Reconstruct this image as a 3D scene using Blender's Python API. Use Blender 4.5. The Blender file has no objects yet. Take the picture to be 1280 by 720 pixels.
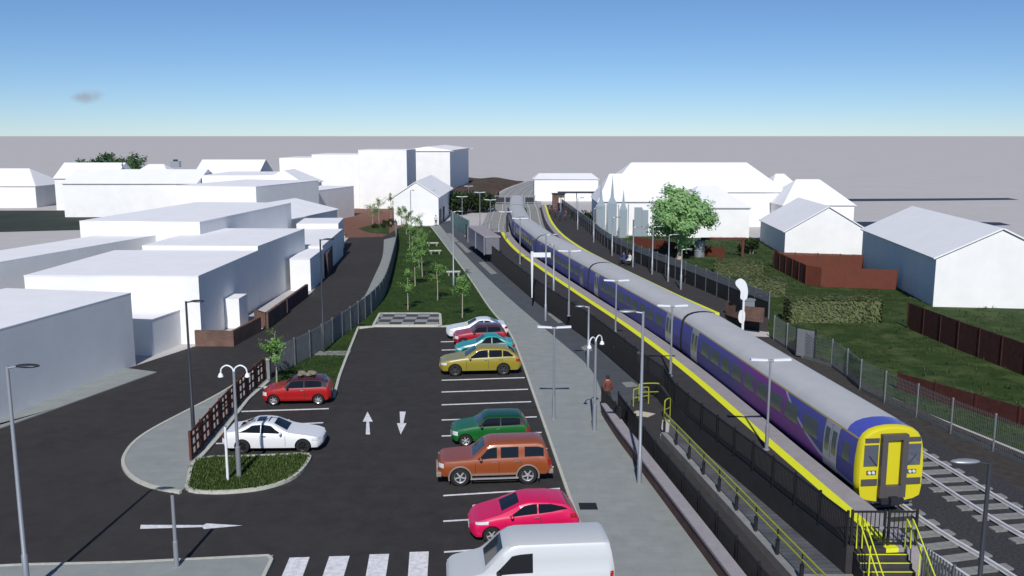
import bpy, bmesh, math, random
from mathutils import Vector, Matrix, noise
R = math.radians
random.seed(7)
scene = bpy.context.scene
COL = scene.collection

# ------------------------------------------------------------------ camera
CAM_H = 14.4
FPX = 1150.0
PITCH = math.atan(190.0 / FPX)
cam_d = bpy.data.cameras.new('camera')
cam = bpy.data.objects.new('camera', cam_d)
COL.objects.link(cam)
cam.location = (0, 0, CAM_H)
cam.rotation_euler = (math.pi / 2 - PITCH, 0, 0)
cam_d.sensor_width = 36.0
cam_d.lens = 36.0 * FPX / 1280.0
cam_d.clip_start = 0.1
cam_d.clip_end = 80000
scene.camera = cam
_cp, _sp = math.cos(PITCH), math.sin(PITCH)

def G(px, py, z=0.0):
    """survey helper: a picture point of known height -> place on the site plan"""
    u = (px - 640) / FPX; v = (py - 360) / FPX
    dy = _cp - v * _sp; dz = -_sp - v * _cp
    t = (z - CAM_H) / dz
    return Vector((u * t, dy * t))

def GL(pts, z=0.0): return [G(x, y, z) for x, y in pts]

# ------------------------------------------------------------------ tagging
def tag(o, label=None, cat=None, group=None, kind=None):
    if label: o['label'] = label
    if cat: o['category'] = cat
    if group: o['group'] = group
    if kind: o['kind'] = kind
    return o

def empty(name, loc=(0, 0, 0), rz=0.0, parent=None):
    o = bpy.data.objects.new(name, None)
    COL.objects.link(o)
    o.location = loc; o.rotation_euler = (0, 0, rz)
    o.empty_display_size = 0.2
    if parent: o.parent = parent
    return o

def thing(name, label, cat, loc=(0, 0, 0), rz=0.0, group=None):
    return tag(empty(name, loc, rz), label, cat, group)

def copy_tree(o, parent=None):
    c = o.copy(); COL.objects.link(c)
    if parent: c.parent = parent
    for ch in list(o.children): copy_tree(ch, c)
    return c

# ------------------------------------------------------------------ materials
MATS = {}
def mat(name, col, rough=0.6, metal=0.0, noise_amt=0.0, noise_scale=4.0, spec=0.5, coat=0.0,
        bump=0.0, bump_scale=40.0, trans=0.0, alpha=1.0, emit=None):
    if name in MATS: return MATS[name]
    m = bpy.data.materials.new(name); m.use_nodes = True
    nt = m.node_tree; b = nt.nodes['Principled BSDF']
    b.inputs['Roughness'].default_value = rough
    b.inputs['Metallic'].default_value = metal
    b.inputs['Specular IOR Level'].default_value = spec
    b.inputs['Coat Weight'].default_value = coat
    b.inputs['Coat Roughness'].default_value = 0.05
    b.inputs['Transmission Weight'].default_value = trans
    b.inputs['Alpha'].default_value = alpha
    c = (col[0], col[1], col[2], 1)
    b.inputs['Base Color'].default_value = c
    tc = None
    if noise_amt or bump:
        tc = nt.nodes.new('ShaderNodeTexCoord')
    if noise_amt:
        n = nt.nodes.new('ShaderNodeTexNoise'); n.inputs['Scale'].default_value = noise_scale
        n.inputs['Detail'].default_value = 6; n.inputs['Roughness'].default_value = 0.65
        nt.links.new(tc.outputs['Object'], n.inputs['Vector'])
        r = nt.nodes.new('ShaderNodeValToRGB')
        a = 1 - noise_amt; z = 1 + noise_amt
        r.color_ramp.elements[0].position = 0.3; r.color_ramp.elements[1].position = 0.7
        r.color_ramp.elements[0].color = (col[0] * a, col[1] * a, col[2] * a, 1)
        r.color_ramp.elements[1].color = (min(1, col[0] * z), min(1, col[1] * z), min(1, col[2] * z), 1)
        nt.links.new(n.outputs['Fac'], r.inputs['Fac'])
        nt.links.new(r.outputs['Color'], b.inputs['Base Color'])
    if bump:
        n2 = nt.nodes.new('ShaderNodeTexNoise'); n2.inputs['Scale'].default_value = bump_scale
        n2.inputs['Detail'].default_value = 4
        nt.links.new(tc.outputs['Object'], n2.inputs['Vector'])
        bp = nt.nodes.new('ShaderNodeBump'); bp.inputs['Strength'].default_value = bump
        bp.inputs['Distance'].default_value = 0.02
        nt.links.new(n2.outputs['Fac'], bp.inputs['Height'])
        nt.links.new(bp.outputs['Normal'], b.inputs['Normal'])
    if emit:
        b.inputs['Emission Color'].default_value = (*emit[0], 1)
        b.inputs['Emission Strength'].default_value = emit[1]
    MATS[name] = m
    return m

def two_noise(name, c0, c1, s1, c2=None, s2=1.0, rough=0.9, bump=0.3, bscale=60.0, lo=0.35, hi=0.65, stretch=(1, 1, 1)):
    """three colours mixed by two noises at different scales (grass, gravel, soil, paving)"""
    if name in MATS: return MATS[name]
    m = bpy.data.materials.new(name); m.use_nodes = True
    nt = m.node_tree; b = nt.nodes['Principled BSDF']; L = nt.links
    b.inputs['Roughness'].default_value = rough
    b.inputs['Specular IOR Level'].default_value = 0.25
    tc = nt.nodes.new('ShaderNodeTexCoord')
    mp = nt.nodes.new('ShaderNodeMapping'); mp.inputs['Scale'].default_value = stretch
    L.new(tc.outputs['Object'], mp.inputs['Vector'])
    def ns(scale, det=8):
        n = nt.nodes.new('ShaderNodeTexNoise'); n.inputs['Scale'].default_value = scale
        n.inputs['Detail'].default_value = det; n.inputs['Roughness'].default_value = 0.7
        L.new(mp.outputs['Vector'], n.inputs['Vector']); return n
    n1 = ns(s1)
    r = nt.nodes.new('ShaderNodeValToRGB')
    r.color_ramp.elements[0].position = lo; r.color_ramp.elements[1].position = hi
    r.color_ramp.elements[0].color = (*c0, 1); r.color_ramp.elements[1].color = (*c1, 1)
    L.new(n1.outputs['Fac'], r.inputs['Fac'])
    out = r.outputs['Color']
    if c2:
        n2 = ns(s2)
        r2 = nt.nodes.new('ShaderNodeValToRGB')
        r2.color_ramp.elements[0].position = 0.48; r2.color_ramp.elements[1].position = 0.68
        L.new(n2.outputs['Fac'], r2.inputs['Fac'])
        mx = nt.nodes.new('ShaderNodeMix'); mx.data_type = 'RGBA'
        L.new(r2.outputs['Color'], mx.inputs[0]); L.new(out, mx.inputs[6]); mx.inputs[7].default_value = (*c2, 1)
        out = mx.outputs[2]
    L.new(out, b.inputs['Base Color'])
    if bump:
        n3 = ns(bscale, 3)
        bp = nt.nodes.new('ShaderNodeBump'); bp.inputs['Strength'].default_value = bump
        bp.inputs['Distance'].default_value = 0.03
        L.new(n3.outputs['Fac'], bp.inputs['Height']); L.new(bp.outputs['Normal'], b.inputs['Normal'])
    MATS[name] = m
    return m

def brick_mat(name, c1, c2, mortar, scale=1.0, bw=0.225, bh=0.075, msize=0.01, rough=0.85, flat=False, bump=0.4, blotch=(.68, 1.15)):
    if name in MATS: return MATS[name]
    m = bpy.data.materials.new(name); m.use_nodes = True
    nt = m.node_tree; b = nt.nodes['Principled BSDF']; L = nt.links
    b.inputs['Roughness'].default_value = rough
    tc = nt.nodes.new('ShaderNodeTexCoord')
    vec = tc.outputs['Object']
    if not flat:  # walls: run along the wall by x+y, up by z
        sp = nt.nodes.new('ShaderNodeSeparateXYZ'); L.new(vec, sp.inputs[0])
        ad = nt.nodes.new('ShaderNodeMath'); ad.operation = 'ADD'
        L.new(sp.outputs[0], ad.inputs[0]); L.new(sp.outputs[1], ad.inputs[1])
        cb = nt.nodes.new('ShaderNodeCombineXYZ'); L.new(ad.outputs[0], cb.inputs[0]); L.new(sp.outputs[2], cb.inputs[1])
        vec = cb.outputs[0]
    br = nt.nodes.new('ShaderNodeTexBrick')
    br.inputs['Scale'].default_value = scale
    br.inputs['Brick Width'].default_value = bw; br.inputs['Row Height'].default_value = bh
    br.inputs['Mortar Size'].default_value = msize
    br.inputs['Color1'].default_value = (*c1, 1); br.inputs['Color2'].default_value = (*c2, 1)
    br.inputs['Mortar'].default_value = (*mortar, 1)
    L.new(vec, br.inputs['Vector'])
    n = nt.nodes.new('ShaderNodeTexNoise'); n.inputs['Scale'].default_value = 1.3; n.inputs['Detail'].default_value = 7
    L.new(tc.outputs['Object'], n.inputs['Vector'])
    mx = nt.nodes.new('ShaderNodeMix'); mx.data_type = 'RGBA'; mx.blend_type = 'MULTIPLY'
    r = nt.nodes.new('ShaderNodeValToRGB')
    r.color_ramp.elements[0].color = (*[blotch[0]] * 3, 1); r.color_ramp.elements[1].color = (*[blotch[1]] * 3, 1)
    r.color_ramp.elements[0].position = .3; r.color_ramp.elements[1].position = .7
    L.new(n.outputs['Fac'], r.inputs['Fac'])
    mx.inputs[0].default_value = 1.0
    L.new(br.outputs['Color'], mx.inputs[6]); L.new(r.outputs['Color'], mx.inputs[7])
    L.new(mx.outputs[2], b.inputs['Base Color'])
    bp = nt.nodes.new('ShaderNodeBump'); bp.inputs['Strength'].default_value = bump; bp.inputs['Distance'].default_value = 0.01
    bp.invert = True
    L.new(br.outputs['Fac'], bp.inputs['Height']); L.new(bp.outputs['Normal'], b.inputs['Normal'])
    MATS[name] = m
    return m

M = {}
M['ground'] = two_noise('pale ground', (.45, .43, .425), (.48, .46, .455), .05, (.495, .475, .47), .4, bump=.1, bscale=6)
M['asphalt'] = two_noise('asphalt', (.030, .028, .0285), (.044, .041, .041), 1.2, (.044, .0415, .042), .09, rough=.88, bump=.5, bscale=120)
M['platform_tarmac'] = two_noise('platform tarmac', (.038, .035, .037), (.052, .049, .051), 1.5, (.044, .041, .043), .2, rough=.9, bump=.4, bscale=120)
M['dark_path'] = two_noise('blue grey path', (.062, .07, .083), (.08, .09, .104), .9, (.07, .08, .09), .15, rough=.9, bump=.3, bscale=90)  # dark blue grey tone of the band along the path
M['paving'] = brick_mat('grey green paving', (.265, .285, .275), (.248, .268, .26), (.22, .24, .235), bw=.9, bh=.45, msize=.008, flat=True, bump=.1, blotch=(.92, 1.06))
M['kerb'] = mat('pale kerb stone', (.46, .46, .40), .85, noise_amt=.15, noise_scale=5)
M['plaza'] = brick_mat('red block paving', (.22, .085, .05), (.17, .07, .045), (.12, .07, .05), bw=.22, bh=.11, msize=.008, flat=True)
def checker_mat(name, c1, c2, sx, sy):
    m = bpy.data.materials.new(name); m.use_nodes = True; nt = m.node_tree; b = nt.nodes['Principled BSDF']; b.inputs['Roughness'].default_value = .9
    tc = nt.nodes.new('ShaderNodeTexCoord'); mp = nt.nodes.new('ShaderNodeMapping'); mp.inputs['Scale'].default_value = (1 / sx, 1 / sy, .01); mp.inputs['Location'].default_value = (0, 0, .005)
    ch = nt.nodes.new('ShaderNodeTexChecker'); ch.inputs['Scale'].default_value = 1; ch.inputs['Color1'].default_value = (*c1, 1); ch.inputs['Color2'].default_value = (*c2, 1)
    nt.links.new(tc.outputs['Object'], mp.inputs['Vector']); nt.links.new(mp.outputs[0], ch.inputs['Vector']); nt.links.new(ch.outputs['Color'], b.inputs['Base Color'])
    return m
M['block'] = checker_mat('chequered block paving', (.27, .27, .275), (.055, .055, .058), .95, 1.05)
M['line'] = mat('white road paint', (.66, .66, .68), .75, noise_amt=.25, noise_scale=5)
M['yellow_line'] = mat('yellow platform paint', (.72, .74, .02), .65, noise_amt=.08, noise_scale=9)
M['coping'] = two_noise('platform coping', (.27, .25, .265), (.32, .30, .315), 2.5, rough=.85, bump=.2)
M['grass'] = two_noise('mown grass', (.012, .036, .003), (.030, .064, .008), 1.6, (.048, .08, .012), .35, rough=.95, bump=.9, bscale=45)
M['rough_grass'] = two_noise('rough grass', (.012, .032, .004), (.036, .066, .012), .8, (.075, .10, .03), .45, rough=.95, bump=.9, bscale=30)
M['dark_lawn'] = two_noise('dark lawn', (.022, .032, .026), (.042, .052, .04), .1, rough=.95, bump=.2)
M['dark_strip'] = mat('dark navy ground', (.02, .022, .032), .5, noise_amt=.2, noise_scale=.3)  # dark navy colour of the far ground strips
M['ballast'] = two_noise('dark ballast', (.024, .024, .028), (.07, .07, .075), 9, (.045, .044, .048), .5, rough=.95, bump=1.0, bscale=30)
M['pale_ballast'] = two_noise('pale ballast', (.24, .24, .24), (.36, .36, .36), 5, (.3, .3, .3), .4, rough=.95, bump=.8, bscale=24)
M['soil'] = two_noise('brown verge', (.035, .031, .03), (.07, .06, .053), 2.2, (.05, .05, .04), .5, rough=.95, bump=.7)
M['embank'] = two_noise('embankment', (.045, .028, .022), (.12, .07, .055), .35, (.045, .06, .025), .2, rough=.95, bump=.6, bscale=6)
M['render'] = mat('white render', (.80, .80, .79), .85, noise_amt=.05, noise_scale=.45)
M['roofwhite'] = mat('white roofing', (.80, .80, .82), .8, noise_amt=.03, noise_scale=.5)
M['brick'] = brick_mat('red brown brick', (.17, .085, .06), (.125, .06, .045), (.15, .12, .10))
M['darkbrick'] = brick_mat('dark red brick', (.11, .042, .036), (.085, .034, .03), (.09, .07, .065))
M['concrete'] = two_noise('grey concrete', (.20, .20, .195), (.27, .27, .26), 1.4, rough=.88, bump=.25, bscale=20)
M['darkconc'] = two_noise('dark engineering wall', (.035, .034, .036), (.055, .053, .056), 1.2, rough=.85, bump=.2, bscale=20)
M['shadeboard'] = mat('shaded fence boards', (.066, .016, .012), .8, noise_amt=.35, noise_scale=3)  # darker copy of the fence boards, their shade put into the colour
M['wood'] = mat('stained timber', (.10, .028, .018), .75, noise_amt=.3, noise_scale=6)
M['fencewood'] = mat('red brown fence boards', (.13, .032, .017), .8, noise_amt=.12, noise_scale=1.2)
M['galv'] = mat('galvanised steel', (.42, .44, .46), .45, .6, noise_amt=.1, noise_scale=8)
M['darksteel'] = mat('dark grey steel', (.045, .05, .06), .45, .4)
M['blacksteel'] = mat('black painted steel', (.012, .012, .014), .5)
M['lampgrey'] = mat('lamp column grey', (.34, .36, .39), .45, .5)
M['lampwhite'] = mat('white lamp head', (.75, .77, .8), .4)
M['yellow'] = mat('yellow handrail paint', (.62, .66, .03), .45)
M['dimyellow'] = mat('olive yellow rail paint', (.30, .33, .03), .5)
M['palisade'] = mat('weathered palisade', (.17, .19, .20), .55, .3, noise_amt=.15, noise_scale=2)
M['rail'] = mat('rail steel', (.70, .70, .71), .45, .2, noise_amt=.1, noise_scale=3)
M['sleeper'] = two_noise('concrete sleeper', (.18, .185, .18), (.26, .265, .26), 4, rough=.9, bump=.3)
M['glass'] = mat('dark glass', (.008, .010, .013), .06, 0, spec=.35)
M['tyre'] = mat('tyre rubber', (.012, .012, .013), .8)
M['alloy'] = mat('alloy wheel', (.62, .63, .65), .3, .55)
M['darkalloy'] = mat('dark alloy wheel', (.10, .10, .105), .4, .6)
M['blackalloy'] = mat('black alloy wheel', (.014, .014, .015), .4, .2)
M['trim'] = mat('black plastic trim', (.014, .014, .015), .6)
M['chrome'] = mat('chrome', (.7, .7, .72), .15, .9)
M['headlamp'] = mat('headlamp lens', (.72, .74, .76), .12, .2)
M['taillamp'] = mat('red lamp lens', (.35, .012, .012), .2)
M['plate'] = mat('number plate', (.65, .62, .35), .5)
M['skin'] = mat('skin', (.42, .24, .17), .6)
M['hair'] = mat('dark hair', (.02, .014, .01), .7)
M['jacket'] = mat('rust brown jacket', (.16, .045, .028), .85, noise_amt=.2, noise_scale=12)
M['trousers'] = mat('charcoal trousers', (.03, .03, .035), .9)
M['shoe'] = mat('black shoes', (.012, .012, .012), .6)
M['bark'] = mat('pale bark', (.34, .31, .25), .9, noise_amt=.25, noise_scale=9)
M['treebark'] = mat('tan bark', (.42, .33, .26), .9, noise_amt=.3, noise_scale=4)

# ------------------------------------------------------------------ mesh builder
class MB:
    def __init__(s): s.v = []; s.f = []; s.mi = []; s.cur = 0
    def quad(s, *ps):
        b = len(s.v); s.v += [tuple(p) for p in ps]; s.f.append(tuple(range(b, b + len(ps)))); s.mi.append(s.cur); return s
    def box(s, c, d, rz=0.0, rot=None):
        b = len(s.v); hx, hy, hz = d[0] / 2, d[1] / 2, d[2] / 2
        m = rot if rot is not None else Matrix.Rotation(rz, 3, 'Z')
        for x, y, z in ((-1, -1, -1), (1, -1, -1), (1, 1, -1), (-1, 1, -1), (-1, -1, 1), (1, -1, 1), (1, 1, 1), (-1, 1, 1)):
            p = m @ Vector((x * hx, y * hy, z * hz)); s.v.append((p.x + c[0], p.y + c[1], p.z + c[2]))
        for q in ((0, 3, 2, 1), (4, 5, 6, 7), (0, 1, 5, 4), (1, 2, 6, 5), (2, 3, 7, 6), (3, 0, 4, 7)):
            s.f.append(tuple(b + i for i in q)); s.mi.append(s.cur)
        return s
    def beam(s, p0, p1, w, h):
        """box from p0 to p1, w wide (horizontal), h high"""
        p0 = Vector(p0); p1 = Vector(p1); d = p1 - p0
        x = d.normalized(); up = Vector((0, 0, 1))
        if abs(x.z) > .99: up = Vector((0, 1, 0))
        y = up.cross(x).normalized(); z = x.cross(y)
        rot = Matrix((x, y, z)).transposed()
        return s.box((p0 + p1) / 2, (d.length, w, h), rot=rot)
    def tube(s, pts, r, n=8, caps=True):
        pts = [Vector(p) for p in pts]
        rs = r if isinstance(r, (list, tuple)) else [r] * len(pts)
        b = len(s.v)
        ref = None
        for i, p in enumerate(pts):
            t = (pts[min(i + 1, len(pts) - 1)] - pts[max(i - 1, 0)]).normalized()
            if ref is None:
                ref = Vector((0, 0, 1)) if abs(t.z) < .9 else Vector((1, 0, 0))
            a = (ref - t * ref.dot(t)).normalized(); c = t.cross(a); ref = a
            for k in range(n):
                th = 2 * math.pi * k / n
                q = p + (a * math.cos(th) + c * math.sin(th)) * rs[i]
                s.v.append(tuple(q))
        for i in range(len(pts) - 1):
            for k in range(n):
                k2 = (k + 1) % n
                s.f.append((b + i * n + k, b + i * n + k2, b + (i + 1) * n + k2, b + (i + 1) * n + k)); s.mi.append(s.cur)
        if caps:
            s.f.append(tuple(b + k for k in reversed(range(n)))); s.mi.append(s.cur)
            e = b + (len(pts) - 1) * n
            s.f.append(tuple(e + k for k in range(n))); s.mi.append(s.cur)
        return s
    def prism(s, poly, z0, z1):
        """closed prism over a plan polygon (counter clockwise or not)"""
        a = sum(poly[i][0] * poly[(i + 1) % len(poly)][1] - poly[(i + 1) % len(poly)][0] * poly[i][1] for i in range(len(poly)))
        if a < 0: poly = list(reversed(poly))
        n = len(poly); b = len(s.v)
        zf0 = z0 if callable(z0) else (lambda p: z0)
        zf1 = z1 if callable(z1) else (lambda p: z1)
        s.v += [(p[0], p[1], zf0(p)) for p in poly] + [(p[0], p[1], zf1(p)) for p in poly]
        s.f.append(tuple(b + i for i in reversed(range(n)))); s.mi.append(s.cur)
        s.f.append(tuple(b + n + i for i in range(n))); s.mi.append(s.cur)
        for i in range(n):
            j = (i + 1) % n
            s.f.append((b + i, b + j, b + n + j, b + n + i)); s.mi.append(s.cur)
        return s
    def ball(s, c, r, seg=10, rings=6, sc=(1, 1, 1)):
        b = len(s.v)
        for i in range(rings + 1):
            ph = math.pi * i / rings
            for k in range(seg):
                th = 2 * math.pi * k / seg
                s.v.append((c[0] + r * sc[0] * math.sin(ph) * math.cos(th), c[1] + r * sc[1] * math.sin(ph) * math.sin(th), c[2] + r * sc[2] * math.cos(ph)))
        for i in range(rings):
            for k in range(seg):
                k2 = (k + 1) % seg
                s.f.append((b + i * seg + k, b + (i + 1) * seg + k, b + (i + 1) * seg + k2, b + i * seg + k2)); s.mi.append(s.cur)
        return s
    def lathe(s, prof, origin, axis='Y', n=20):
        """prof: (radius, along) pairs"""
        b = len(s.v)
        for (r, h) in prof:
            for k in range(n):
                th = 2 * math.pi * k / n; c, d = r * math.cos(th), r * math.sin(th)
                p = (c, h, d) if axis == 'Y' else (c, d, h)
                s.v.append((origin[0] + p[0], origin[1] + p[1], origin[2] + p[2]))
        for i in range(len(prof) - 1):
            for k in range(n):
                k2 = (k + 1) % n
                s.f.append((b + i * n + k, b + i * n + k2, b + (i + 1) * n + k2, b + (i + 1) * n + k)); s.mi.append(s.cur)
        return s
    def build(s, name, mats, parent=None, smooth=None, bevel=0.0, loc=None, fix=True):
        me = bpy.data.meshes.new(name)
        me.from_pydata(s.v, [], s.f)
        ml = mats if isinstance(mats, (list, tuple)) else [mats]
        for m in ml: me.materials.append(m)
        me.polygons.foreach_set('material_index', s.mi)
        bm = bmesh.new(); bm.from_mesh(me)
        if smooth: bmesh.ops.remove_doubles(bm, verts=bm.verts, dist=1e-5)
        if fix: bmesh.ops.recalc_face_normals(bm, faces=bm.faces)
        if bevel:
            es = [e for e in bm.edges if len(e.link_faces) == 2 and e.calc_face_angle(0) > .6]
            bmesh.ops.bevel(bm, geom=es, offset=bevel, segments=2, affect='EDGES', profile=.6, clamp_overlap=True)
        bm.to_mesh(me); bm.free()
        if smooth:
            me.polygons.foreach_set('use_smooth', [True] * len(me.polygons))
            me.set_sharp_from_angle(angle=R(smooth if smooth is not True else 40))
        o = bpy.data.objects.new(name, me); COL.objects.link(o)
        if parent: o.parent = parent
        if loc: o.location = loc
        return o

def cr(pts, n=8, closed=False):
    """Catmull-Rom through the points"""
    P = [Vector(p) for p in pts]; out = []
    m = len(P)
    rng = range(m) if closed else range(m - 1)
    for i in rng:
        p1, p2 = P[i], P[(i + 1) % m]
        p0 = P[i - 1] if (i > 0 or closed) else p1 * 2 - p2
        p3 = P[(i + 2) % m] if (i + 2 < m or closed) else p2 * 2 - p1
        for k in range(n):
            t = k / n
            out.append(.5 * ((2 * p1) + (p2 - p0) * t + (2 * p0 - 5 * p1 + 4 * p2 - p3) * t * t + (3 * p1 - p0 - 3 * p2 + p3) * t ** 3))
    if not closed: out.append(P[-1])
    return out

def resample(pts, step):
    P = [Vector(p) for p in pts]
    cum = [0.0]
    for a, b in zip(P, P[1:]): cum.append(cum[-1] + (b - a).length)
    n = max(1, round(cum[-1] / step)); out = []; k = 0
    for i in range(n + 1):
        d = cum[-1] * i / n
        while k < len(P) - 2 and cum[k + 1] < d: k += 1
        L = cum[k + 1] - cum[k]
        out.append(P[k].lerp(P[k + 1], min(1, (d - cum[k]) / L) if L else 0))
    return out

def offset(pts, d):
    """offset a plan polyline to its right by d"""
    out = []
    for i, p in enumerate(pts):
        t = (pts[min(i + 1, len(pts) - 1)] - pts[max(i - 1, 0)]).normalized()
        out.append(Vector((p.x + t.y * d, p.y - t.x * d)))
    return out

def sheet(name, poly, z, m, kind='structure', th=None, label=None, cat=None):
    mb = MB()
    if th: mb.prism(poly, z - th, z)
    else: mb.quad(*[(p[0], p[1], z) for p in poly])
    o = mb.build(name, m, fix=bool(th))
    if not th:
        if o.data.polygons[0].normal.z < 0: o.data.flip_normals()
    return tag(o, label, cat, None, kind)

def ribbon(mb, left, right, z0, z1=None):
    """strip between two plan polylines; with z1 a solid of that top"""
    n = len(left)
    for i in range(n - 1):
        a, b, c, d = left[i], left[i + 1], right[i + 1], right[i]
        if z1 is None: mb.quad((a.x, a.y, z0), (d.x, d.y, z0), (c.x, c.y, z0), (b.x, b.y, z0))
        else:
            mb.quad((a.x, a.y, z1), (d.x, d.y, z1), (c.x, c.y, z1), (b.x, b.y, z1))
            mb.quad((a.x, a.y, z0), (a.x, a.y, z1), (b.x, b.y, z1), (b.x, b.y, z0))
            mb.quad((d.x, d.y, z0), (c.x, c.y, z0), (c.x, c.y, z1), (d.x, d.y, z1))
    if z1 is not None:
        for l, r in ((left[0], right[0]), (left[-1], right[-1])):
            mb.quad((l.x, l.y, z0), (r.x, r.y, z0), (r.x, r.y, z1), (l.x, l.y, z1))
    return mb

def kerb_line(name, pts, w=.14, h=.11, z=0.0):
    mb = MB(); ribbon(mb, offset(pts, -w / 2), offset(pts, w / 2), z - .02, z + h)
    o = mb.build(name, M['kerb'])
    return tag(o, kind='structure')
# ================================================================== ground and paved sheets
sheet('ground', [(-30000, -3000), (30000, -3000), (30000, 60000), (-30000, 60000)], -0.03, M['ground'])

# asphalt: road on the left, car park in the middle (one surface)
wall_px = [(345, 468), (380, 452), (415, 430), (445, 408), (467, 389), (482, 367), (492, 330), (496, 306), (494, 288)]
wall_line = cr(GL(wall_px), 6)
left_edge = GL([(425, 308), (408, 345), (384, 371), (356, 393), (324, 414), (291, 433), (243, 433), (157, 461)])
road_poly = [Vector((-40, 20)), Vector((8, 20)), G(760, 716), G(640, 409), G(467, 409)] + \
            [G(445, 412)] + wall_line[20:] + [G(478, 296), G(436, 297)] + left_edge + [Vector((-27, 57)), Vector((-31, 36))]
sheet('road', road_poly, 0.0, M['asphalt'])

# light paved path beside the car park, dark footpath, grass
path_l = cr(GL([(538, 283), (560, 312), (586, 347), (612, 386), (636, 415), (652, 452), (668, 497), (686, 548), (706, 606), (728, 668), (752, 740), (775, 800)]), 4)
path_m = cr(GL([(548, 280), (573, 310), (601, 340), (640, 377), (700, 428), (736, 460), (752, 492), (757, 520)]), 4)
wall_base = cr(GL([(757, 520), (775, 548), (805, 588), (850, 648), (905, 722), (960, 796)]), 4)
path_poly = path_l + list(reversed(path_m + wall_base[1:]))
sheet('path', path_poly, 0.075, M['paving'], th=.12)
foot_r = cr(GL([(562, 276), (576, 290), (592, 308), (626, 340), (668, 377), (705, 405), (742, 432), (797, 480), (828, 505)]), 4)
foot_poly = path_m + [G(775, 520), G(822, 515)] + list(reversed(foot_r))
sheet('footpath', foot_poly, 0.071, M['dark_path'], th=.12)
# pale patches set on the dark blue grey footpath band
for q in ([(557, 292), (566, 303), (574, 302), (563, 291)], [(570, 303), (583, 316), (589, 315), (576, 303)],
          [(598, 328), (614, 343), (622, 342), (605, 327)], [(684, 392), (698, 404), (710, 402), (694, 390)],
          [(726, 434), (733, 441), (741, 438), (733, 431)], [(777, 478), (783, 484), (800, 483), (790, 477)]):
    sheet('pale_patch', GL(q, .077), 0.077, M['concrete'])
kerb_line('kerb', resample(path_l, 1.0), .13, .10)

lawn_poly = [G(467, 408), G(445, 409)] + wall_line[17:] + [G(500, 284), G(538, 283)] + path_l[1:17] + [G(618, 401), G(551, 408)]
sheet('grass', lawn_poly, 0.05, M['grass'], kind='stuff')
# grass strip between the curved wall and the car park
kl = GL([(417, 499), (424, 472), (436, 440), (448, 410)])
strip = wall_line[:18] + [G(446, 409)] + list(reversed(kl[:3])) + [G(390, 491), G(338, 486)]
sheet('grass', strip, 0.055, M['grass'], kind='stuff')
kerb_line('kerb', resample(GL([(330, 485), (372, 487), (417, 499), (424, 472), (436, 440), (448, 410), (467, 409)]), .6), .16)
kerb_line('kerb', resample(GL([(551, 409), (618, 403)]), .6), .14)
sheet('paving', GL([(393, 445), (436, 445), (439, 440), (397, 440)]), .08, M['concrete'], th=.06)
# raised block-paved strip with pale kerb at the head of the car park
bp = GL([(467, 408), (551, 408), (550, 393), (475, 393)])
sheet('paving', bp, .09, M['block'], th=.11)
kerb_line('kerb', resample(bp + [bp[0]], .6), .2, .14)

# pavement island with the rounded end on the left and the planted bed
isl = cr(GL([(331, 456), (300, 478), (267, 498), (200, 533), (172, 551), (158, 567), (154, 582), (165, 598), (190, 610), (226, 617)]), 5)
isl_poly = isl + GL([(234, 610), (246, 581), (276, 545), (310, 501), (336, 478)])
sheet('pavement', isl_poly, .10, M['paving'], th=.12)
kerb_line('kerb', resample(isl, .5), .15, .12)
bed = cr(GL([(234, 611), (246, 577), (300, 573), (350, 571), (385, 570), (382, 583), (364, 600), (328, 612), (280, 617), (240, 616)]), 4)
sheet('grass', bed, .10, M['grass'], th=.12, kind='stuff')
kerb_line('kerb', resample(bed + [bed[0]], .4), .16, .13)
kerb_line('kerb', resample(GL([(247, 578), (276, 545), (310, 501), (336, 478)]), .5), .18, .12)
# pavement along the near edge and in front of the pale hall
sheet('pavement', GL([(-30, 712), (30, 709), (160, 706), (342, 697), (318, 748), (-60, 770)]), .1, M['paving'], th=.12)
kerb_line('kerb', resample(GL([(-30, 712), (30, 709), (160, 706), (342, 697), (318, 748)]), .5), .13, .115)
sheet('pavement', [G(157, 461), G(196, 466), G(72, 511), G(-10, 540), Vector((-30, 38)), Vector((-29, 38))], .06, M['paving'], th=.08)

# red plaza beyond the road, strip of paving beside the wall
sheet('plaza', GL([(432, 297), (497, 297), (505, 282), (512, 262), (437, 258), (425, 275)]), -.008, M['plaza'])
sheet('grass', GL([(447, 286), (462, 291), (486, 293), (487, 285), (468, 280)]), .012, M['rough_grass'], kind='stuff')
sheet('plaza', GL([(437, 262), (512, 262), (515, 252), (440, 252)]), -.016, M['darkbrick'])
wl = wall_line
inner = [Vector((p.x, p.y)) for p in wl[24:46]]
outer = cr(GL([(452, 374), (457, 369), (467, 348), (478, 322), (480, 300)]), 5)
sheet('pavement', outer + list(reversed(inner)), .075, M['paving'], th=.1)
# dark sunken lawn and flat dark navy strips far off
sheet('lawn', GL([(-40, 263), (84, 263), (84, 268), (222, 269), (190, 285), (-40, 291)]), -.02, M['dark_lawn'])
sheet('dark_strip', GL([(1000, 248.6), (1150, 248), (1260, 247.3), (1274, 249.6), (1180, 250.6), (1000, 252)]), -.02, M['dark_strip'])
sheet('dark_strip', GL([(1062, 277), (1200, 276.8), (1250, 277.8), (1264, 281.2), (1190, 283), (1062, 283.5)]), -.02, M['dark_strip'])

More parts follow.
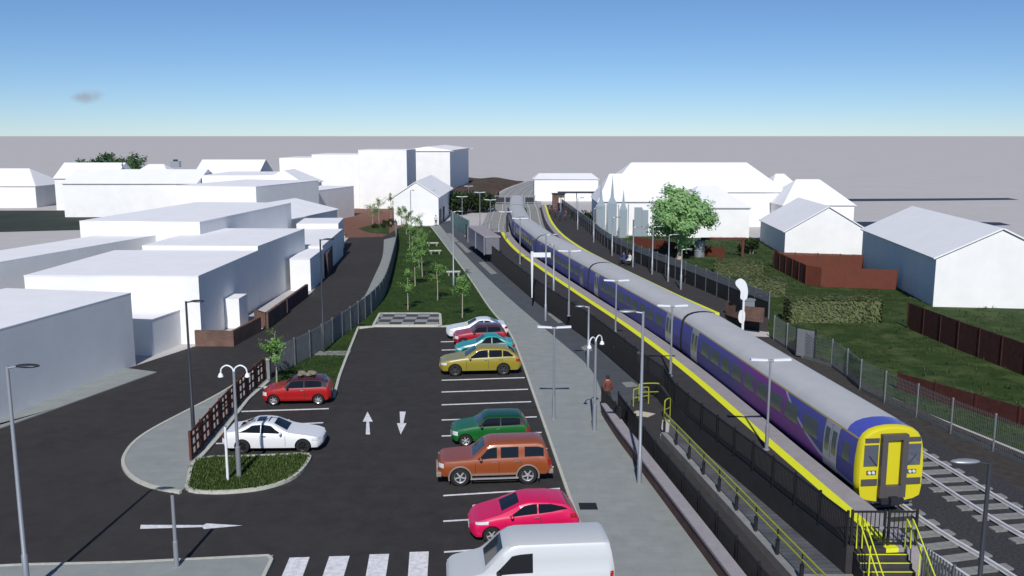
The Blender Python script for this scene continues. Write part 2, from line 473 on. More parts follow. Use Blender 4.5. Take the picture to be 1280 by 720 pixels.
# ------------------------------------------------------------------ painted markings
def paint(px, name='road_marking', z=.006):
    return sheet(name, GL(px, z), z, M['line'])
for x0, x1, yt, xb in ((362, 387, 697, 11), (411.5, 437, 695.5, 9), (462, 486.5, 693, 5), (512, 536, 690, 2)):
    paint([(x0, yt), (x1, yt - .8), (x1 - xb * 1.6, 745), (x0 - xb * 1.9, 746)])
paint([(457.2, 543), (462.6, 543), (461.4, 527), (466, 527), (459.4, 514.5), (453.4, 527), (458, 527)])
paint([(499.6, 514.5), (507.2, 514.5), (504.2, 529), (508.2, 529), (500.8, 543), (496.2, 529), (500.3, 529)])
paint([(176, 656), (254, 656.3), (258, 654.2), (303, 656.8), (255, 661.3), (253, 658.8), (175, 661)])
for (x0, y0, x1, y1) in ((551, 427.3, 642, 425), (552, 437.6, 645, 435), (552, 475.3, 656, 472), (552, 490, 660, 486.5), (552, 506, 664, 502),
                         (552, 525, 671, 521), (552, 545, 677, 540.5), (553, 566.8, 684, 560.6), (553, 591, 692, 583.5),
                         (554, 619.5, 700, 610.5), (554, 651.5, 712, 642), (555, 690, 730, 678)):
    h0 = (y0 - 170) * .0019; h1 = (y1 - 170) * .0019
    paint([(x0, y0 - h0), (x1, y1 - h1), (x1, y1 + h1), (x0, y0 + h0)], 'bay_marking')
for (x0, y0, x1, y1) in ((296, 514.5, 411, 510.7), (345, 531, 404, 528.3), (266, 554.5, 400, 551)):
    paint([(x0, y0 - .7), (x1, y1 - .7), (x1, y1 + .7), (x0, y0 + .7)], 'bay_marking')
tag(sheet('drain_cover', GL([(723, 628.5), (745, 628.5), (747.5, 637), (725, 637)], .08), .082, M['trim'], 'thing'),
    'black rectangular drain cover in the grey path behind the pink car', 'drain cover')

# ================================================================== buildings
def rect(A, B, d):
    """plan rectangle: edge A->B and depth d to its left"""
    A = Vector(A); B = Vector(B); t = (B - A).normalized(); n = Vector((-t.y, t.x))
    return [A, B, B + n * d, A + n * d]

def building(label, fp, h, ridge=None, along=0, hip=0.0, name='building', group=None, over=.03):
    """fp: four corners; ridge: height of the roof ridge running along edge 'along'; hip: how far the ridge stops short of each end"""
    fp = [Vector(p) for p in fp]
    a = sum(fp[i].x * fp[(i + 1) % len(fp)].y - fp[(i + 1) % len(fp)].x * fp[i].y for i in range(len(fp)))
    c = sum(fp, Vector((0, 0))) / len(fp)
    root = thing(name, label, 'building', (c.x, c.y, 0), 0, group)
    q = [p - c for p in fp]
    mb = MB()
    if ridge is None:
        mb.prism(q, -.05, h); mb.build('wall', M['render'], root)
        g = [p * (1 + over / max(p.length, .1)) for p in q]
        r = MB().prism(g, h + .002, h + .07)
        r.build('roof', M['roofwhite'], root)
        return root
    if along == 1: q = [q[1], q[2], q[3], q[0]]
    m0 = (q[3] + q[0]) / 2; m1 = (q[1] + q[2]) / 2; d = (m1 - m0).normalized()
    r0 = m0 + d * hip; r1 = m1 - d * hip
    V = [(p.x, p.y, -.05) for p in q] + [(p.x, p.y, h) for p in q]
    mb.v = V[:]
    for i in range(4): mb.f.append((i, (i + 1) % 4, 4 + (i + 1) % 4, 4 + i)); mb.mi.append(0)
    if not hip:
        mb.v += [(m0.x, m0.y, ridge - .05), (m1.x, m1.y, ridge - .05)]
        mb.f += [(4, 8, 7), (5, 6, 9)]; mb.mi += [0, 0]
    mb.build('wall', M['render'], root)
    # roof planes with thickness and eaves
    def slope(e0, e1, ra, rb, name='roof'):
        e0 = Vector(e0); e1 = Vector(e1); ra = Vector(ra); rb = Vector(rb)
        o = ((e0 + e1) / 2 - (ra + rb) / 2); k = .25 / o.length
        e0 = e0 + (e0 - ra) * k * (1 if not hip else 1); e1 = e1 + (e1 - rb) * k
        nrm = (e1 - e0).cross(rb - e0).normalized()
        if nrm.z < 0: nrm = -nrm
        t = nrm * .12; lift = nrm * .004
        P = [e0 + lift, e1 + lift, rb + lift, ra + lift]
        if (ra - rb).length < 1e-4: P = P[:3]
        b = len(rf.v); n = len(P)
        rf.v += [tuple(p) for p in P] + [tuple(p + t) for p in P]
        rf.f.append(tuple(b + i for i in reversed(range(n)))); rf.f.append(tuple(b + n + i for i in range(n))); rf.mi += [0, 0]
        for i in range(n):
            j = (i + 1) % n; rf.f.append((b + i, b + j, b + n + j, b + n + i)); rf.mi.append(0)
    rf = MB()
    E = [(p.x, p.y, h) for p in q]; A0 = (r0.x, r0.y, ridge); A1 = (r1.x, r1.y, ridge)
    if not hip:
        e = d * .18
        sh = lambda p, s: (p[0] + e.x * s, p[1] + e.y * s, p[2])
        slope(sh(E[0], -1), sh(E[1], 1), sh(A0, -1), sh(A1, 1)); slope(sh(E[2], 1), sh(E[3], -1), sh(A1, 1), sh(A0, -1))
    else:
        slope(E[0], E[1], A0, A1); slope(E[2], E[3], A1, A0)
        slope(E[3], E[0], A0, A0); slope(E[1], E[2], A1, A1)
    rf.build('roof', M['roofwhite'], root)
    return root

# left, near to far
building('low pale grey hall at the near left edge with a paved apron along it', rect((-29.2, 31), (-24.0, 57.1), 9), 4.6)
building('small flat roofed white annexe tucked behind the pale grey hall', rect((-23.9, 59.6), (-23.2, 63.4), 4), 2.35)
b3 = building('white flat roofed block whose bright front faces the camera behind the small annexe', rect((-21.8, 63.2), (-21.6, 77.6), 12.2), 4.75)
pr = MB().box((.0, 0, 1.15), (1.1, 2.2, 2.3)); o = pr.build('porch', M['render'], b3); o.location = (-21.15 - b3.location.x, 69.4 - b3.location.y, 0)
building('tall white flat roofed block rising behind the brick garden walls on the road', rect((-21.62, 77.75), (-21.0, 92.8), 10), 5.1)
building('narrow white lean-to with a bright corner standing right on the road edge', rect((-19.0, 85.8), (-19.3, 93.6), 1.9), 2.95)
building('wide low white building behind the narrow roadside lean-to', rect((-19.5, 94.0), (-20.6, 111.5), 14), 3.2)
building('small white flat roofed building at the far end of the road beside the plaza', rect((-21.2, 112), (-22, 120), 5), 3.8)
building('long white shed with a grey side running to the left picture edge', rect((-43.3, 48), (-32.7, 93), 5.4), 5.0)
building('flat roofed white block with a long grey side behind the tall roadside block', rect((-29.6, 87), (-27.0, 112.5), 12), 6.3)
building('white hipped roof house behind the long grey sided block', rect((-28.2, 113.5), (-24.9, 131), 9), 4.1, ridge=5.8, along=0, hip=4.0)
building('wide white building with a broad grey flank midway to the horizon', rect((-36.6, 132), (-31.6, 151), 13), 7.2)
building('white block with a grey flank stepping down beside the plaza', rect((-32.4, 153), (-28.7, 167.5), 16), 5.4)
# far left row
building('white hipped roof house at the far left edge of the settlement', [(-114, 188), (-97, 188), (-97, 200), (-114, 200)], 4.4, 7.6, 0, 4)
building('long white hall with a low pitched roof above the dark lawn', [(-80.5, 165.6), (-56.5, 165.6), (-56.5, 178), (-80.5, 178)], 6.0, 8.2, 0, 0)
building('white gabled house with a grey shaded gable behind the long hall', [(-90, 182), (-78, 182), (-78, 192), (-90, 192)], 6.2, 9.0, 0, 0)
building('small white house behind the long hall with a roof unit beside it', [(-77, 186), (-69, 186), (-69, 195), (-77, 195)], 6.4, 8.6, 0, 2.5)
building('white gabled house with a dark end gable high on the skyline', [(-65, 190), (-52, 190), (-52, 201), (-65, 201)], 6.8, 9.4, 0, 0)
building('broad white flat roofed building in the middle of the left row', [(-56.3, 168), (-43, 168), (-43, 186), (-56.3, 186)], 7.3)
building('white pitched roof building in front of the tall pale block', [(-44, 158), (-35.4, 158), (-35.4, 172), (-44, 172)], 6.2, 8.4, 1, 3)
building('lowest step of the tall pale block on the skyline', [(-46.6, 186), (-40.1, 186), (-40.1, 200), (-46.6, 200)], 10.0)
building('middle step of the tall pale block on the skyline', [(-40, 185.5), (-30.7, 185.5), (-30.7, 200), (-40, 200)], 10.7)
building('highest part of the tall pale block with a grey side strip', [(-30.6, 185), (-21.0, 185), (-20.6, 199), (-30.6, 199)], 11.6)
building('tall white block with a broad grey flank above the railway', [(-24.6, 211), (-14.1, 211), (-12.0, 256), (-24.6, 256)], 11.1, 11.9, 1, 1.0)
gf = building('white gable fronted building at the far end of the lawn by the path', [(-19.3, 150.4), (-12.0, 150.4), (-11.4, 176), (-19.3, 176)], 4.6, 7.0, 1, 0)
for yy in (153.0, 158.5):
    d = MB().box((0, 0, 1.2), (.12, 2.2, 2.4)).build('door', M['darksteel'], gf)
    d.location = (-11.93 + (yy - 150) * .0235 - gf.location.x, yy - gf.location.y, 0)
# right side
building('low white terrace standing beside the far end of the tracks', [(5.0, 207), (19.3, 207), (19.3, 216), (5.0, 216)], 4.9, 5.9, 0, 1.2)
building('largest white hipped roof building with the highest ridge behind the round tree', [(15.5, 148), (44, 148), (44, 164), (15.5, 164)], 5.6, 9.9, 0, 4.6)
building('white hipped block behind the pale spikes and left of the round tree', [(12.8, 136), (22.4, 136), (22.4, 147.8), (12.8, 147.8)], 4.9, 8.6, 0, 2.2)
building('white wing behind the timber pergola with a dark eaves line', [(25.0, 131.5), (34.0, 131.5), (34.0, 147.7), (25.0, 147.7)], 4.3, 6.9, 0, 3.2)
building('small white hipped end block at the right end of the largest building', [(44.2, 157), (49.2, 157), (49.2, 166), (44.2, 166)], 5.4, 7.8, 0, 1.8)
building('white hipped roof house behind the gabled garden house', [(41.6, 141), (52.4, 141), (52.4, 153), (41.6, 153)], 4.0, 7.5, 0, 3.6)
building('white gable fronted house behind the red brown garden fence', [(33.4, 112), (43.4, 111.2), (44.6, 127), (34.6, 127.8)], 2.9, 5.9, 1, 0)
building('large white gable fronted house at the right picture edge', [(36.0, 77.4), (46.2, 76.2), (49.1, 100.4), (38.9, 101.6)], 4.2, 6.7, 1, 0)
# plain pale blue spiked panels in front of the big building
sp = thing('pale_panel', 'pale blue panels with three tall spikes in front of the right hand buildings', 'glass screen', (14.2, 131.5, 0))  # plain opaque pale blue panels
M['paleblue'] = mat('pale blue panel colour', (.30, .36, .40), .25, .1)
for x, w, hh, tp in ((-1.5, 1.2, 4.6, 8.3), (.1, 1.3, 4.9, 9.0), (1.7, 1.1, 4.0, 7.0)):
    mb = MB(); mb.box((x, 0, hh / 2), (w, .5, hh))
    b = len(mb.v); mb.v += [(x - w / 2, -.25, hh), (x + w / 2, -.25, hh), (x + w / 2, .25, hh), (x - w / 2, .25, hh)] + [(x - w * .18, -.12, hh + .9), (x + w * .18, -.12, hh + .9), (x + w * .18, .12, hh + .9), (x - w * .18, .12, hh + .9), (x, 0, tp)]
    for i in range(4): mb.f += [(b + i, b + (i + 1) % 4, b + 4 + (i + 1) % 4, b + 4 + i), (b + 4 + i, b + 4 + (i + 1) % 4, b + 8)]; mb.mi += [0, 0]
    mb.build('panel', M['paleblue'], sp)
for x in (-2.2, -.68, .98, 2.4):
    MB().box((x, -.3, 2.4), (.12, .12, 4.8)).build('panel_bar', M['galv'], sp)
sp2 = thing('pale_panel', 'small pale blue panel left of the round tree', 'glass screen', (18.8, 133.4, 0))  # plain opaque pale blue panel
MB().box((-.5, 0, 2.1), (1.1, .4, 4.2)).box((.55, 0, 1.9), (.8, .4, 3.8)).build('panel', M['paleblue'], sp2)
MB().box((.1, -.22, 2.0), (.12, .1, 4.0)).build('panel_bar', M['galv'], sp2)

# ------------------------------------------------------------------ brick walls by the road
def wall(label, pts, h, w=.24, m='brick', cope='concrete', name='brick_wall', z=0.0, cat='wall', ch=.07):
    c = pts[0]
    root = thing(name, label, cat, (c.x, c.y, 0))
    P = [p - c for p in pts]
    mb = MB(); ribbon(mb, offset(P, -w / 2), offset(P, w / 2), z - .05, z + h); mb.build('brickwork', M[m], root)
    if cope:
        mb = MB(); ribbon(mb, offset(P, -w / 2 - .04), offset(P, w / 2 + .04), z + h + .002, z + h + ch); mb.build('coping', M[cope], root)
    return root
wall('brick garden wall turning the corner below the white porch', GL([(245, 432), (291, 433), (325, 414)]), 1.1, cope=None)
wall('short brick wall with a front return beside the tall white block', GL([(320, 407), (334, 411), (357, 393)]), 1.25, cope=None)
wall('short dark brick wall in front of the narrow lean-to', GL([(358, 390), (384, 370)]), 1.1, cope=None, m='darkbrick')
wall('long dark brick wall at the far end of the road', GL([(409, 346), (418, 327), (427, 310)]), 2.4, cope=None, m='darkbrick')
# ================================================================== railway
CL = cr([Vector(p) for p in ((18.4, 13), (16.9, 21.5), (15.65, 28.5), (14.55, 34), (12.75, 51.2), (10.9, 64), (8.35, 78), (5.5, 94), (2.95, 110), (1.35, 127), (.75, 145), (.8, 163), (1.0, 180), (.9, 200), (1.7, 225), (3.3, 248), (6.2, 272), (10.5, 298))], 10)
CL = resample(CL, 1.0)
def near_i(y): return min(range(len(CL)), key=lambda i: abs(CL[i].y - y))
def track_gap(y): return 4.2 if y < 36 else (4.2 - (y - 36) / 40 * 1.0 if y < 76 else 3.2)
def offvar(pts, fn):
    out = []
    for i, p in enumerate(pts):
        t = (pts[min(i + 1, len(pts) - 1)] - pts[max(i - 1, 0)]).normalized(); d = fn(p.y)
        out.append(Vector((p.x + t.y * d, p.y - t.x * d)))
    return out
CL2 = offvar(CL, track_gap)
iN, iF = near_i(13), near_i(188)
mb = MB(); ribbon(mb, offset(CL[iN:iF + 1], -2.3), offset(CL2[iN:iF + 1], 2.4), -.004)
tag(mb.build('trackbed', M['ballast'], fix=False), kind='structure')
mb = MB(); ribbon(mb, offset(CL[iF:], -5.4), offset(CL2[iF:], 2.3), -.004)
tag(mb.build('trackbed', M['pale_ballast'], fix=False), kind='structure')
j0 = near_i(140)
mb = MB(); ribbon(mb, offset(CL[j0:iF + 1], -5.6), offset(CL[j0:iF + 1], -1.9), .002)
tag(mb.build('trackbed', M['pale_ballast'], fix=False), kind='structure')

def track(label, line, y_near=60):
    root = thing('railway_track', label, 'railway track', (line[0].x, line[0].y, 0), 0, 'railway tracks')
    o = line[0]
    P = [p - o for p in line]
    for s in (-.755, .755):
        mb = MB(); a = offset(P, s - .05); b = offset(P, s + .05)
        ribbon(mb, a, b, .08, .20)
        a = offset(P, s - .07); b = offset(P, s + .07); ribbon(mb, a, b, .06, .09)
        mb.build('rail', M['rail'], root)
    S = resample(P, .95)
    proto = None; far = MB()
    for i, p in enumerate(S):
        t = (S[min(i + 1, len(S) - 1)] - S[max(i - 1, 0)]).normalized(); rz = math.atan2(t.y, t.x)
        if p.y + o.y < y_near and i < 98:
            if proto is None:
                mbs = MB().box((0, 0, -.01), (.40, 2.6, .14)).box((0, .755, .065), (.2, .3, .03)).box((0, -.755, .065), (.2, .3, .03))
                c = proto = mbs.build('sleeper', M['sleeper'], root)
            else:
                c = proto.copy(); COL.objects.link(c); c.parent = root
            c.location = (p.x, p.y, 0); c.rotation_euler = (0, 0, rz)
        else:
            far.box((p.x, p.y, -.01), (.40, 2.6, .14), rz)
    if far.v: tag(far.build('sleeper', M['sleeper'], root), kind='stuff')
    return root
track('nearer railway track with the blue train standing on it', CL[iN:])
track('clear railway track with pale sleepers running beyond the blue train', CL2[iN:])
track('far left railway track curving away past the end of the platform', offset(CL[j0:], -3.6))

# ------------------------------------------------------------------ platforms
i38 = near_i(38)
PLC = [p if p.y >= 38 else Vector((CL[i38].x + (CL[i38].y - p.y) * .105, p.y)) for p in CL]   # the platform runs straight at its near end
def yl(D0, D1, off, smooth=1):
    return offset(PLC[near_i(D0):near_i(D1) + 1], off)
PZ = 1.0
p_edge = yl(28.6, 130, -1.52); p_cop = yl(28.6, 130, -2.35); p_y1 = yl(28.6, 130, -2.78)
fence_px = [(1066, 676), (1040, 652), (1000, 616), (938, 561), (868, 502)]
back = [Vector((11.1, 28.7)), Vector((9.75, 36.2)), Vector((8.55, 42.5)), Vector((8.25, 44.8))]
back2 = cr(GL([(828, 505), (797, 480), (742, 432), (705, 405), (668, 377), (626, 340), (592, 308), (580, 296)]), 4)
back_all = cr([back[0], back[1], back[2], back[3]] , 4) + back2[1:]
poly = p_y1 + list(reversed([p for p in back_all if p.y < 130]))
pl = sheet('platform', poly, PZ, M['platform_tarmac'], th=1.02)
mb = MB(); ribbon(mb, p_cop, p_edge, -.02, PZ + .004); tag(mb.build('platform', M['coping'], smooth=None), kind='structure')
mb = MB(); ribbon(mb, p_y1, p_cop, -.02, PZ + .006); tag(mb.build('platform_line', M['yellow_line']), kind='structure')
# right-hand platform
def rgap(y): return track_gap(y)
def roff(D0, D1, d):
    i0, i1 = near_i(D0), near_i(D1)
    return offvar(CL[i0:i1 + 1], lambda y: track_gap(y) + d)
r_edge = roff(68, 182, 1.5); r_y0 = roff(68, 182, 2.15); r_y1 = roff(68, 182, 2.5)
rf_px = [(700, 247), (730, 268), (763, 292), (816, 313), (857, 327), (907, 345), (962, 365)]
rfence = cr(GL(rf_px, 3.0), 6)
rfence_s = list(reversed(rfence))
rpoly = r_y1 + [Vector((8.6, 181))] + list(rfence)
sheet('platform', rpoly, PZ, M['platform_tarmac'], th=1.02)
mb = MB(); ribbon(mb, r_edge, r_y0, -.02, PZ + .004); tag(mb.build('platform', M['coping']), kind='structure')
mb = MB(); ribbon(mb, r_y0, r_y1, -.02, PZ + .006); tag(mb.build('platform_line', M['yellow_line']), kind='structure')
wall('low red brick wall at the near end of the right hand platform', [Vector((16.4, 69.0)), Vector((17.2, 66.8)), Vector((18.4, 66.0))], 1.0, z=1.0, m='brick', cope=None)
cab = thing('equipment_cabinet', 'grey equipment cabinet beside the red wall on the right hand platform', 'cabinet', (17.6, 67.7, 1.0), .3)
MB().box((0, 0, .65), (.9, .6, 1.3)).build('body', M['lampgrey'], cab, bevel=.02); MB().box((0, 0, 1.34), (1.0, .7, .08)).build('lid', M['galv'], cab)

# ------------------------------------------------------------------ fences
def fence(label, pts, z0, h, spacing, style, m, pm, post=.07, group=None, name='fence', over=.06, cat='fence', lean=0):
    P0 = resample(pts, spacing); c = P0[0]
    root = thing(name, label, cat, (c.x, c.y, z0), 0, group)
    P = [p - c for p in P0]
    for i, p in enumerate(P):
        t = (P[min(i + 1, len(P) - 1)] - P[max(i - 1, 0)]).normalized()
        mb = MB().box((p.x, p.y, (h + over) / 2 - .02), (post, post, h + over + .04), math.atan2(t.y, t.x))
        mb.build('post', pm, root)
    for a, b in zip(P, P[1:]):
        d = (b - a); L = d.length; t = d / L; rz = math.atan2(t.y, t.x); mb = MB()
        at = lambda s: a + t * s
        if style == 'bars':
            n = max(2, int(L / .105))
            for k in range(n): q = at((k + .5) * L / n); mb.box((q.x, q.y, h / 2), (.034, .022, h - .1), rz)
            for z in (.09, h - .06): q = at(L / 2); mb.box((q.x, q.y, z), (L - .01, .045, .05), rz)
        elif style == 'palisade':
            n = max(2, int(L / .145))
            for k in range(n): q = at((k + .5) * L / n); mb.box((q.x, q.y, h / 2), (.085, .02, h - .06), rz)
            for z in (.3, h - .3): q = at(L / 2) + Vector((-t.y, t.x)) * .03; mb.box((q.x, q.y, z), (L, .04, .05), rz)
        elif style == 'mesh':
            n = max(2, int(L / .11)); r = .005
            for k in range(n): q = at((k + .5) * L / n); mb.box((q.x, q.y, h / 2), (.009, .009, h), rz)
            for k in range(int(h / .2) + 1): q = at(L / 2) + Vector((-t.y, t.x)) * .012; mb.box((q.x, q.y, .05 + k * .2), (L, .012, .014), rz)
            q = at(L / 2); mb.box((q.x, q.y, .09), (L, .03, .18), rz)
        elif style == 'boards':
            n = max(2, int(L / .15))
            for k in range(n):
                q = at((k + .5) * L / n); mb.box((q.x, q.y, h / 2 + random.uniform(-.012, .012)), (L / n - .008, .024, h), rz)
            for z in (.35, h - .3): q = at(L / 2) + Vector((-t.y, t.x)) * .045; mb.box((q.x, q.y, z), (L, .05, .08), rz)
        elif style == 'lattice':
            for z in (.1, h * .4, h * .72, h - .04): q = at(L / 2); mb.box((q.x, q.y, z), (L, .05, .1), rz)
            n = 3
            for k in range(n): q = at((k + .5) * L / n); mb.box((q.x, q.y, h / 2), (.09, .07, h), rz)
        elif style == 'screen':
            # dark upright bars below, three horizontal slats above
            n = max(2, int(L / .2))
            for k in range(n): q = at((k + .5) * L / n); mb.box((q.x, q.y, h * .3), (.14, .03, h * .6 - .06), rz)
            q = at(L / 2); mb.box((q.x, q.y, h * .6), (L, .06, .05), rz); mb.box((q.x, q.y, .06), (L, .06, .05), rz)
            mb.cur = 1
            for z in (.68, .80, .92): mb.box((q.x, q.y, h * z), (L, .04, h * .095), rz)
        mb.build('panel', m if style != 'screen' else [m, M['slat']], root)
    return root
M['slat'] = mat('grey slats', (.15, .155, .18), .6, noise_amt=.1, noise_scale=2)
# left platform: ramp fence and long back fence
fence('black barred fence along the near platform edge above the ramp', [Vector(p) for p in ((11.1, 28.75), (9.75, 36.2), (8.55, 42.5), (8.28, 44.7))], 1.0, 1.15, 1.9, 'bars', M['blacksteel'], M['blacksteel'])
b2 = [p for p in back2 if p.y < 131]
fence('long black barred fence between the dark footpath and the platform', b2, 0.07, 2.05, 2.4, 'bars', M['blacksteel'], M['blacksteel'])
fence('short black barred fence returning along the platform corner above the ramp', [Vector((8.26, 44.75)), back2[0] + Vector((.05, 0))], 1.0, 1.1, 1.6, 'bars', M['blacksteel'], M['blacksteel'])
# the brick wall with coping and its fence
wall('low red brown brick wall with pale coping between the light path and the ramp', resample(wall_base, 1.2), .55, .42, 'darkbrick', 'coping', z=.05, ch=.10)
fence('black barred fence just behind the low brick wall', [p + Vector((.45, 0)) for p in resample(GL([(762, 518), (805, 583), (850, 642), (905, 716), (960, 790)]), 1.0)], .1, 1.1, 2.0, 'bars', M['blacksteel'], M['blacksteel'])
# ramp floors, kerb wall and handrails
hr0 = [G(830, 548), G(1035, 775)]
hr = resample(hr0, 1.0)
lane1 = [p + Vector((.7, 0)) for p in resample(wall_base, 1.0)]
sheet('ramp', [G(775, 524), G(828, 524)] + [p + Vector((-.2, 0)) for p in hr] + [lane1[-1], lane1[len(lane1) // 2]], .03, M['platform_tarmac'], th=.06)
M['ribbed'] = brick_mat('ribbed ramp paving', (.10, .105, .122), (.083, .088, .103), (.055, .058, .066), bw=6.0, bh=.3, msize=.02, flat=True, bump=.4)
lane2 = [G(838, 524)] + [p + Vector((.2, 0)) for p in hr] + [Vector((10.9, 25.5)), Vector((11.05, 28.7)), Vector((9.7, 36.2)), Vector((8.5, 42.5)), Vector((8.2, 44.8))]
sheet('ramp', lane2, .034, M['ribbed'], th=.06)
sheet('ramp', GL([(770, 524), (842, 524), (846, 499), (808, 490)]), .078, M['platform_tarmac'], th=.1)
sheet('paving', [Vector((9.35, 28.6)), Vector((11.3, 28.6)), Vector((11.6, 23)), Vector((9.6, 23))], .045, M['concrete'], th=.06)
tac = tag(sheet('tactile_slab', GL([(787, 518), (810, 521), (819, 517), (796, 513)], .1), .1, mat('cream tactile paving', (.52, .48, .38), .8, bump=.6, bump_scale=18), 'thing', th=.03), 'cream tactile slab at the top of the ramp', 'paving slab')
kw = thing('kerb_wall', 'low concrete kerb wall carrying the yellow handrail between the ramp lanes', 'kerb wall', (hr[0].x, hr[0].y, 0))
mb = MB(); Q = [p - hr[0] for p in hr]; ribbon(mb, offset(Q, -.16), offset(Q, .16), -.02, .32); mb.build('wall', M['concrete'], kw)
def handrail(label, pts, z, posts, m='dimyellow', pm='blacksteel', group=None, loop=True):
    root = thing('handrail', label, 'handrail', (pts[0].x, pts[0].y, z), 0, group); P = [p - pts[0] for p in pts]
    for hh in (.72, .98):
        mb = MB().tube([(p.x, p.y, hh) for p in P], .034, 8); mb.build('rail', M[m], root)
    for p in resample(P, posts):
        MB().box((p.x, p.y, .28), (.11, .11, .56)).tube([(p.x, p.y, .5), (p.x, p.y, .98)], .022, 6).build('post', M[pm], root)
    return root
handrail('long yellow double handrail running down between the ramp lanes', hr, .30, 1.9)
def hoop(label, c, w, h, rz, group=None):
    root = thing('guard_hoop', label, 'guard hoop', (c.x, c.y, .07), rz, group)
    pts = [(-w / 2, 0, 0), (-w / 2, 0, h - .15), (-w / 2 + .12, 0, h), (w / 2 - .12, 0, h), (w / 2, 0, h - .15), (w / 2, 0, 0)]
    MB().tube(cr(pts, 5), .035, 8).build('hoop', M['dimyellow'], root, smooth=True)
    MB().tube([(-w / 2, 0, h * .5), (w / 2, 0, h * .5)], .025, 8).build('crossbar', M['dimyellow'], root)
    return root
hoop('yellow steel guard hoop at the head of the ramp nearest the footpath', G(801, 508), 1.0, .95, .5)
hoop('yellow steel guard hoop beside the black fence at the head of the ramp', G(811, 502), 1.1, .95, .1)
hoop('small yellow guard hoop closing the top of the long handrail', G(834, 524), .6, 1.0, .9)
fence('short black barred fence across the corner behind the man', [G(752, 514), G(775, 541)], .08, 1.2, 1.0, 'bars', M['blacksteel'], M['blacksteel'])
# gates and stairs at the platform end
def gate(label, x0, x1, y, group):
    root = thing('gate', label, 'gate', (x0, y, 1.0), 0, group); w = x1 - x0
    mb = MB(); n = int(w / .13)
    for k in range(n): mb.box(((k + .5) * w / n, 0, .6), (.025, .025, 1.1))
    mb.build('bars', M['blacksteel'], root)
    mb = MB().box((w / 2, 0, 1.18), (w, .05, .06)).box((w / 2, 0, .08), (w, .05, .06)).box((.03, 0, .6), (.07, .07, 1.3)).box((w - .03, 0, .6), (.07, .07, 1.3))
    mb.build('frame', M['blacksteel'], root); MB().box((w - .16, -.05, .65), (.14, .06, .1)).build('latch', M['galv'], root)
    return root
gate('black barred gate at the platform end next to the end post of the fence', 11.2, 12.35, 28.72, 'platform end gates')
gate('black framed gate at the platform end nearest the rails', 12.42, 13.4, 28.72, 'platform end gates')
st = thing('staircase', 'short dark staircase leading down off the platform end', 'staircase', (11.35, 28.6, 0))
mb = MB()
for k in range(6): mb.box((.8, -.15 - k * .29, (1.0 - (k + 1) * .16) / 2), (1.7, .29, 1.0 - (k + 1) * .16 + .04))
mb.build('steps', M['darkconc'], st)
for k in range(6): MB().box((.8, -.28 - k * .29, 1.0 - (k + 1) * .16 + .03), (1.68, .05, .012)).build('nosing', M['yellow_line'], st)
for i, (x, lab) in enumerate(((.0, 'yellow stair handrail on the ramp side of the platform steps'), (1.6, 'yellow stair handrail on the rail side of the platform steps'))):
    h = thing('stair_handrail', lab, 'handrail', (11.4 + x, 28.5, 0), 0, 'stair handrails')
    for k, dx in enumerate((-.06, .12)):
        z = .95 - k * .0
        MB().tube(cr([(dx, 0, 1.0), (dx, 0, 1.85), (dx, -.2, 1.95), (dx, -1.7, 1.0), (dx, -1.9, .85), (dx, -1.95, 0)], 5), .022, 8).build('rail', M['yellow'], h, smooth=True)
    MB().tube([(0.03, -.9, .45), (0.03, -.9, 1.5)], .025, 8).build('post', M['yellow'], h)
fence('low grey palisade fence beside the rails below the platform end', [Vector((13.6, 28.5)), Vector((14.1, 25.5)), Vector((14.6, 22.5))], .0, 1.1, 1.6, 'palisade', M['palisade'], M['palisade'])

# curved palisade wall on the left, timber fence, right platform screen, line side mesh fence
fence('curved grey palisade fence between the road and the grass', wall_line, .05, 1.75, 2.2, 'palisade', M['palisade'], M['palisade'], post=.09)
fence('dark red timber lattice fence on the kerb of the pavement island', GL([(239, 578), (275, 534), (300, 505), (331, 476)]), .1, 1.3, 1.75, 'lattice', M['wood'], M['wood'], post=.1)
gp = thing('stone_pillar', 'short pale stone pillar at the far end of the timber lattice fence', 'pillar', (*G(335, 474), 0))
MB().box((0, 0, .6), (.34, .34, 1.2)).build('shaft', M['concrete'], gp, bevel=.02); MB().box((0, 0, 1.24), (.44, .44, .09)).build('cap', M['kerb'], gp, bevel=.02)
fence('tall dark screen fence with pale upper slats behind the right hand platform', rfence, 1.0, 2.0, 2.4, 'screen', M['blacksteel'], M['slat'], post=.08)
mesh_pts = GL([(967, 425), (1004, 448), (1043, 460), (1073, 486), (1106, 504), (1144, 521), (1184, 540), (1232, 560), (1290, 585), (1360, 618)])
fence('silver wire mesh fence along the far side of the tracks', cr(mesh_pts, 3), 0, 1.75, 2.6, 'mesh', M['palisade'], M['galv'], post=.07)
gt = thing('side_gate', 'pale sheet metal gate leaning in the line of the mesh fence', 'gate', (*G(1006, 448), 0), -.9)
MB().box((.0, 0, 1.0), (1.3, .05, 1.8)).build('panel', M['galv'], gt); MB().box((-.7, 0, 1.05), (.09, .09, 2.1)).build('post', M['darksteel'], gt); MB().box((.7, 0, 1.05), (.09, .09, 2.1)).build('post', M['darksteel'], gt)
# land on the right
gr = [p + Vector((.1, .1)) for p in rfence[4:]] + GL([(962, 420), (1020, 453), (1080, 480), (1150, 512), (1300, 572)]) + [Vector((30, 30)), Vector((70, 30)), Vector((70, 74)), Vector((50, 76)), Vector((48, 104)), Vector((34, 133)), Vector((15, 134))]
sheet('grass', gr, -.012, M['rough_grass'], kind='stuff')
vg_out = mesh_pts
vg_in = offset([CL2[near_i(y)] for y in (66, 62, 58, 52, 47, 43, 39, 35, 31, 27)], 2.2)
n = min(len(vg_out), len(vg_in))
sheet('verge', [p + Vector((.9, .9)) for p in vg_out] + list(reversed(vg_in)), -.008, M['soil'])

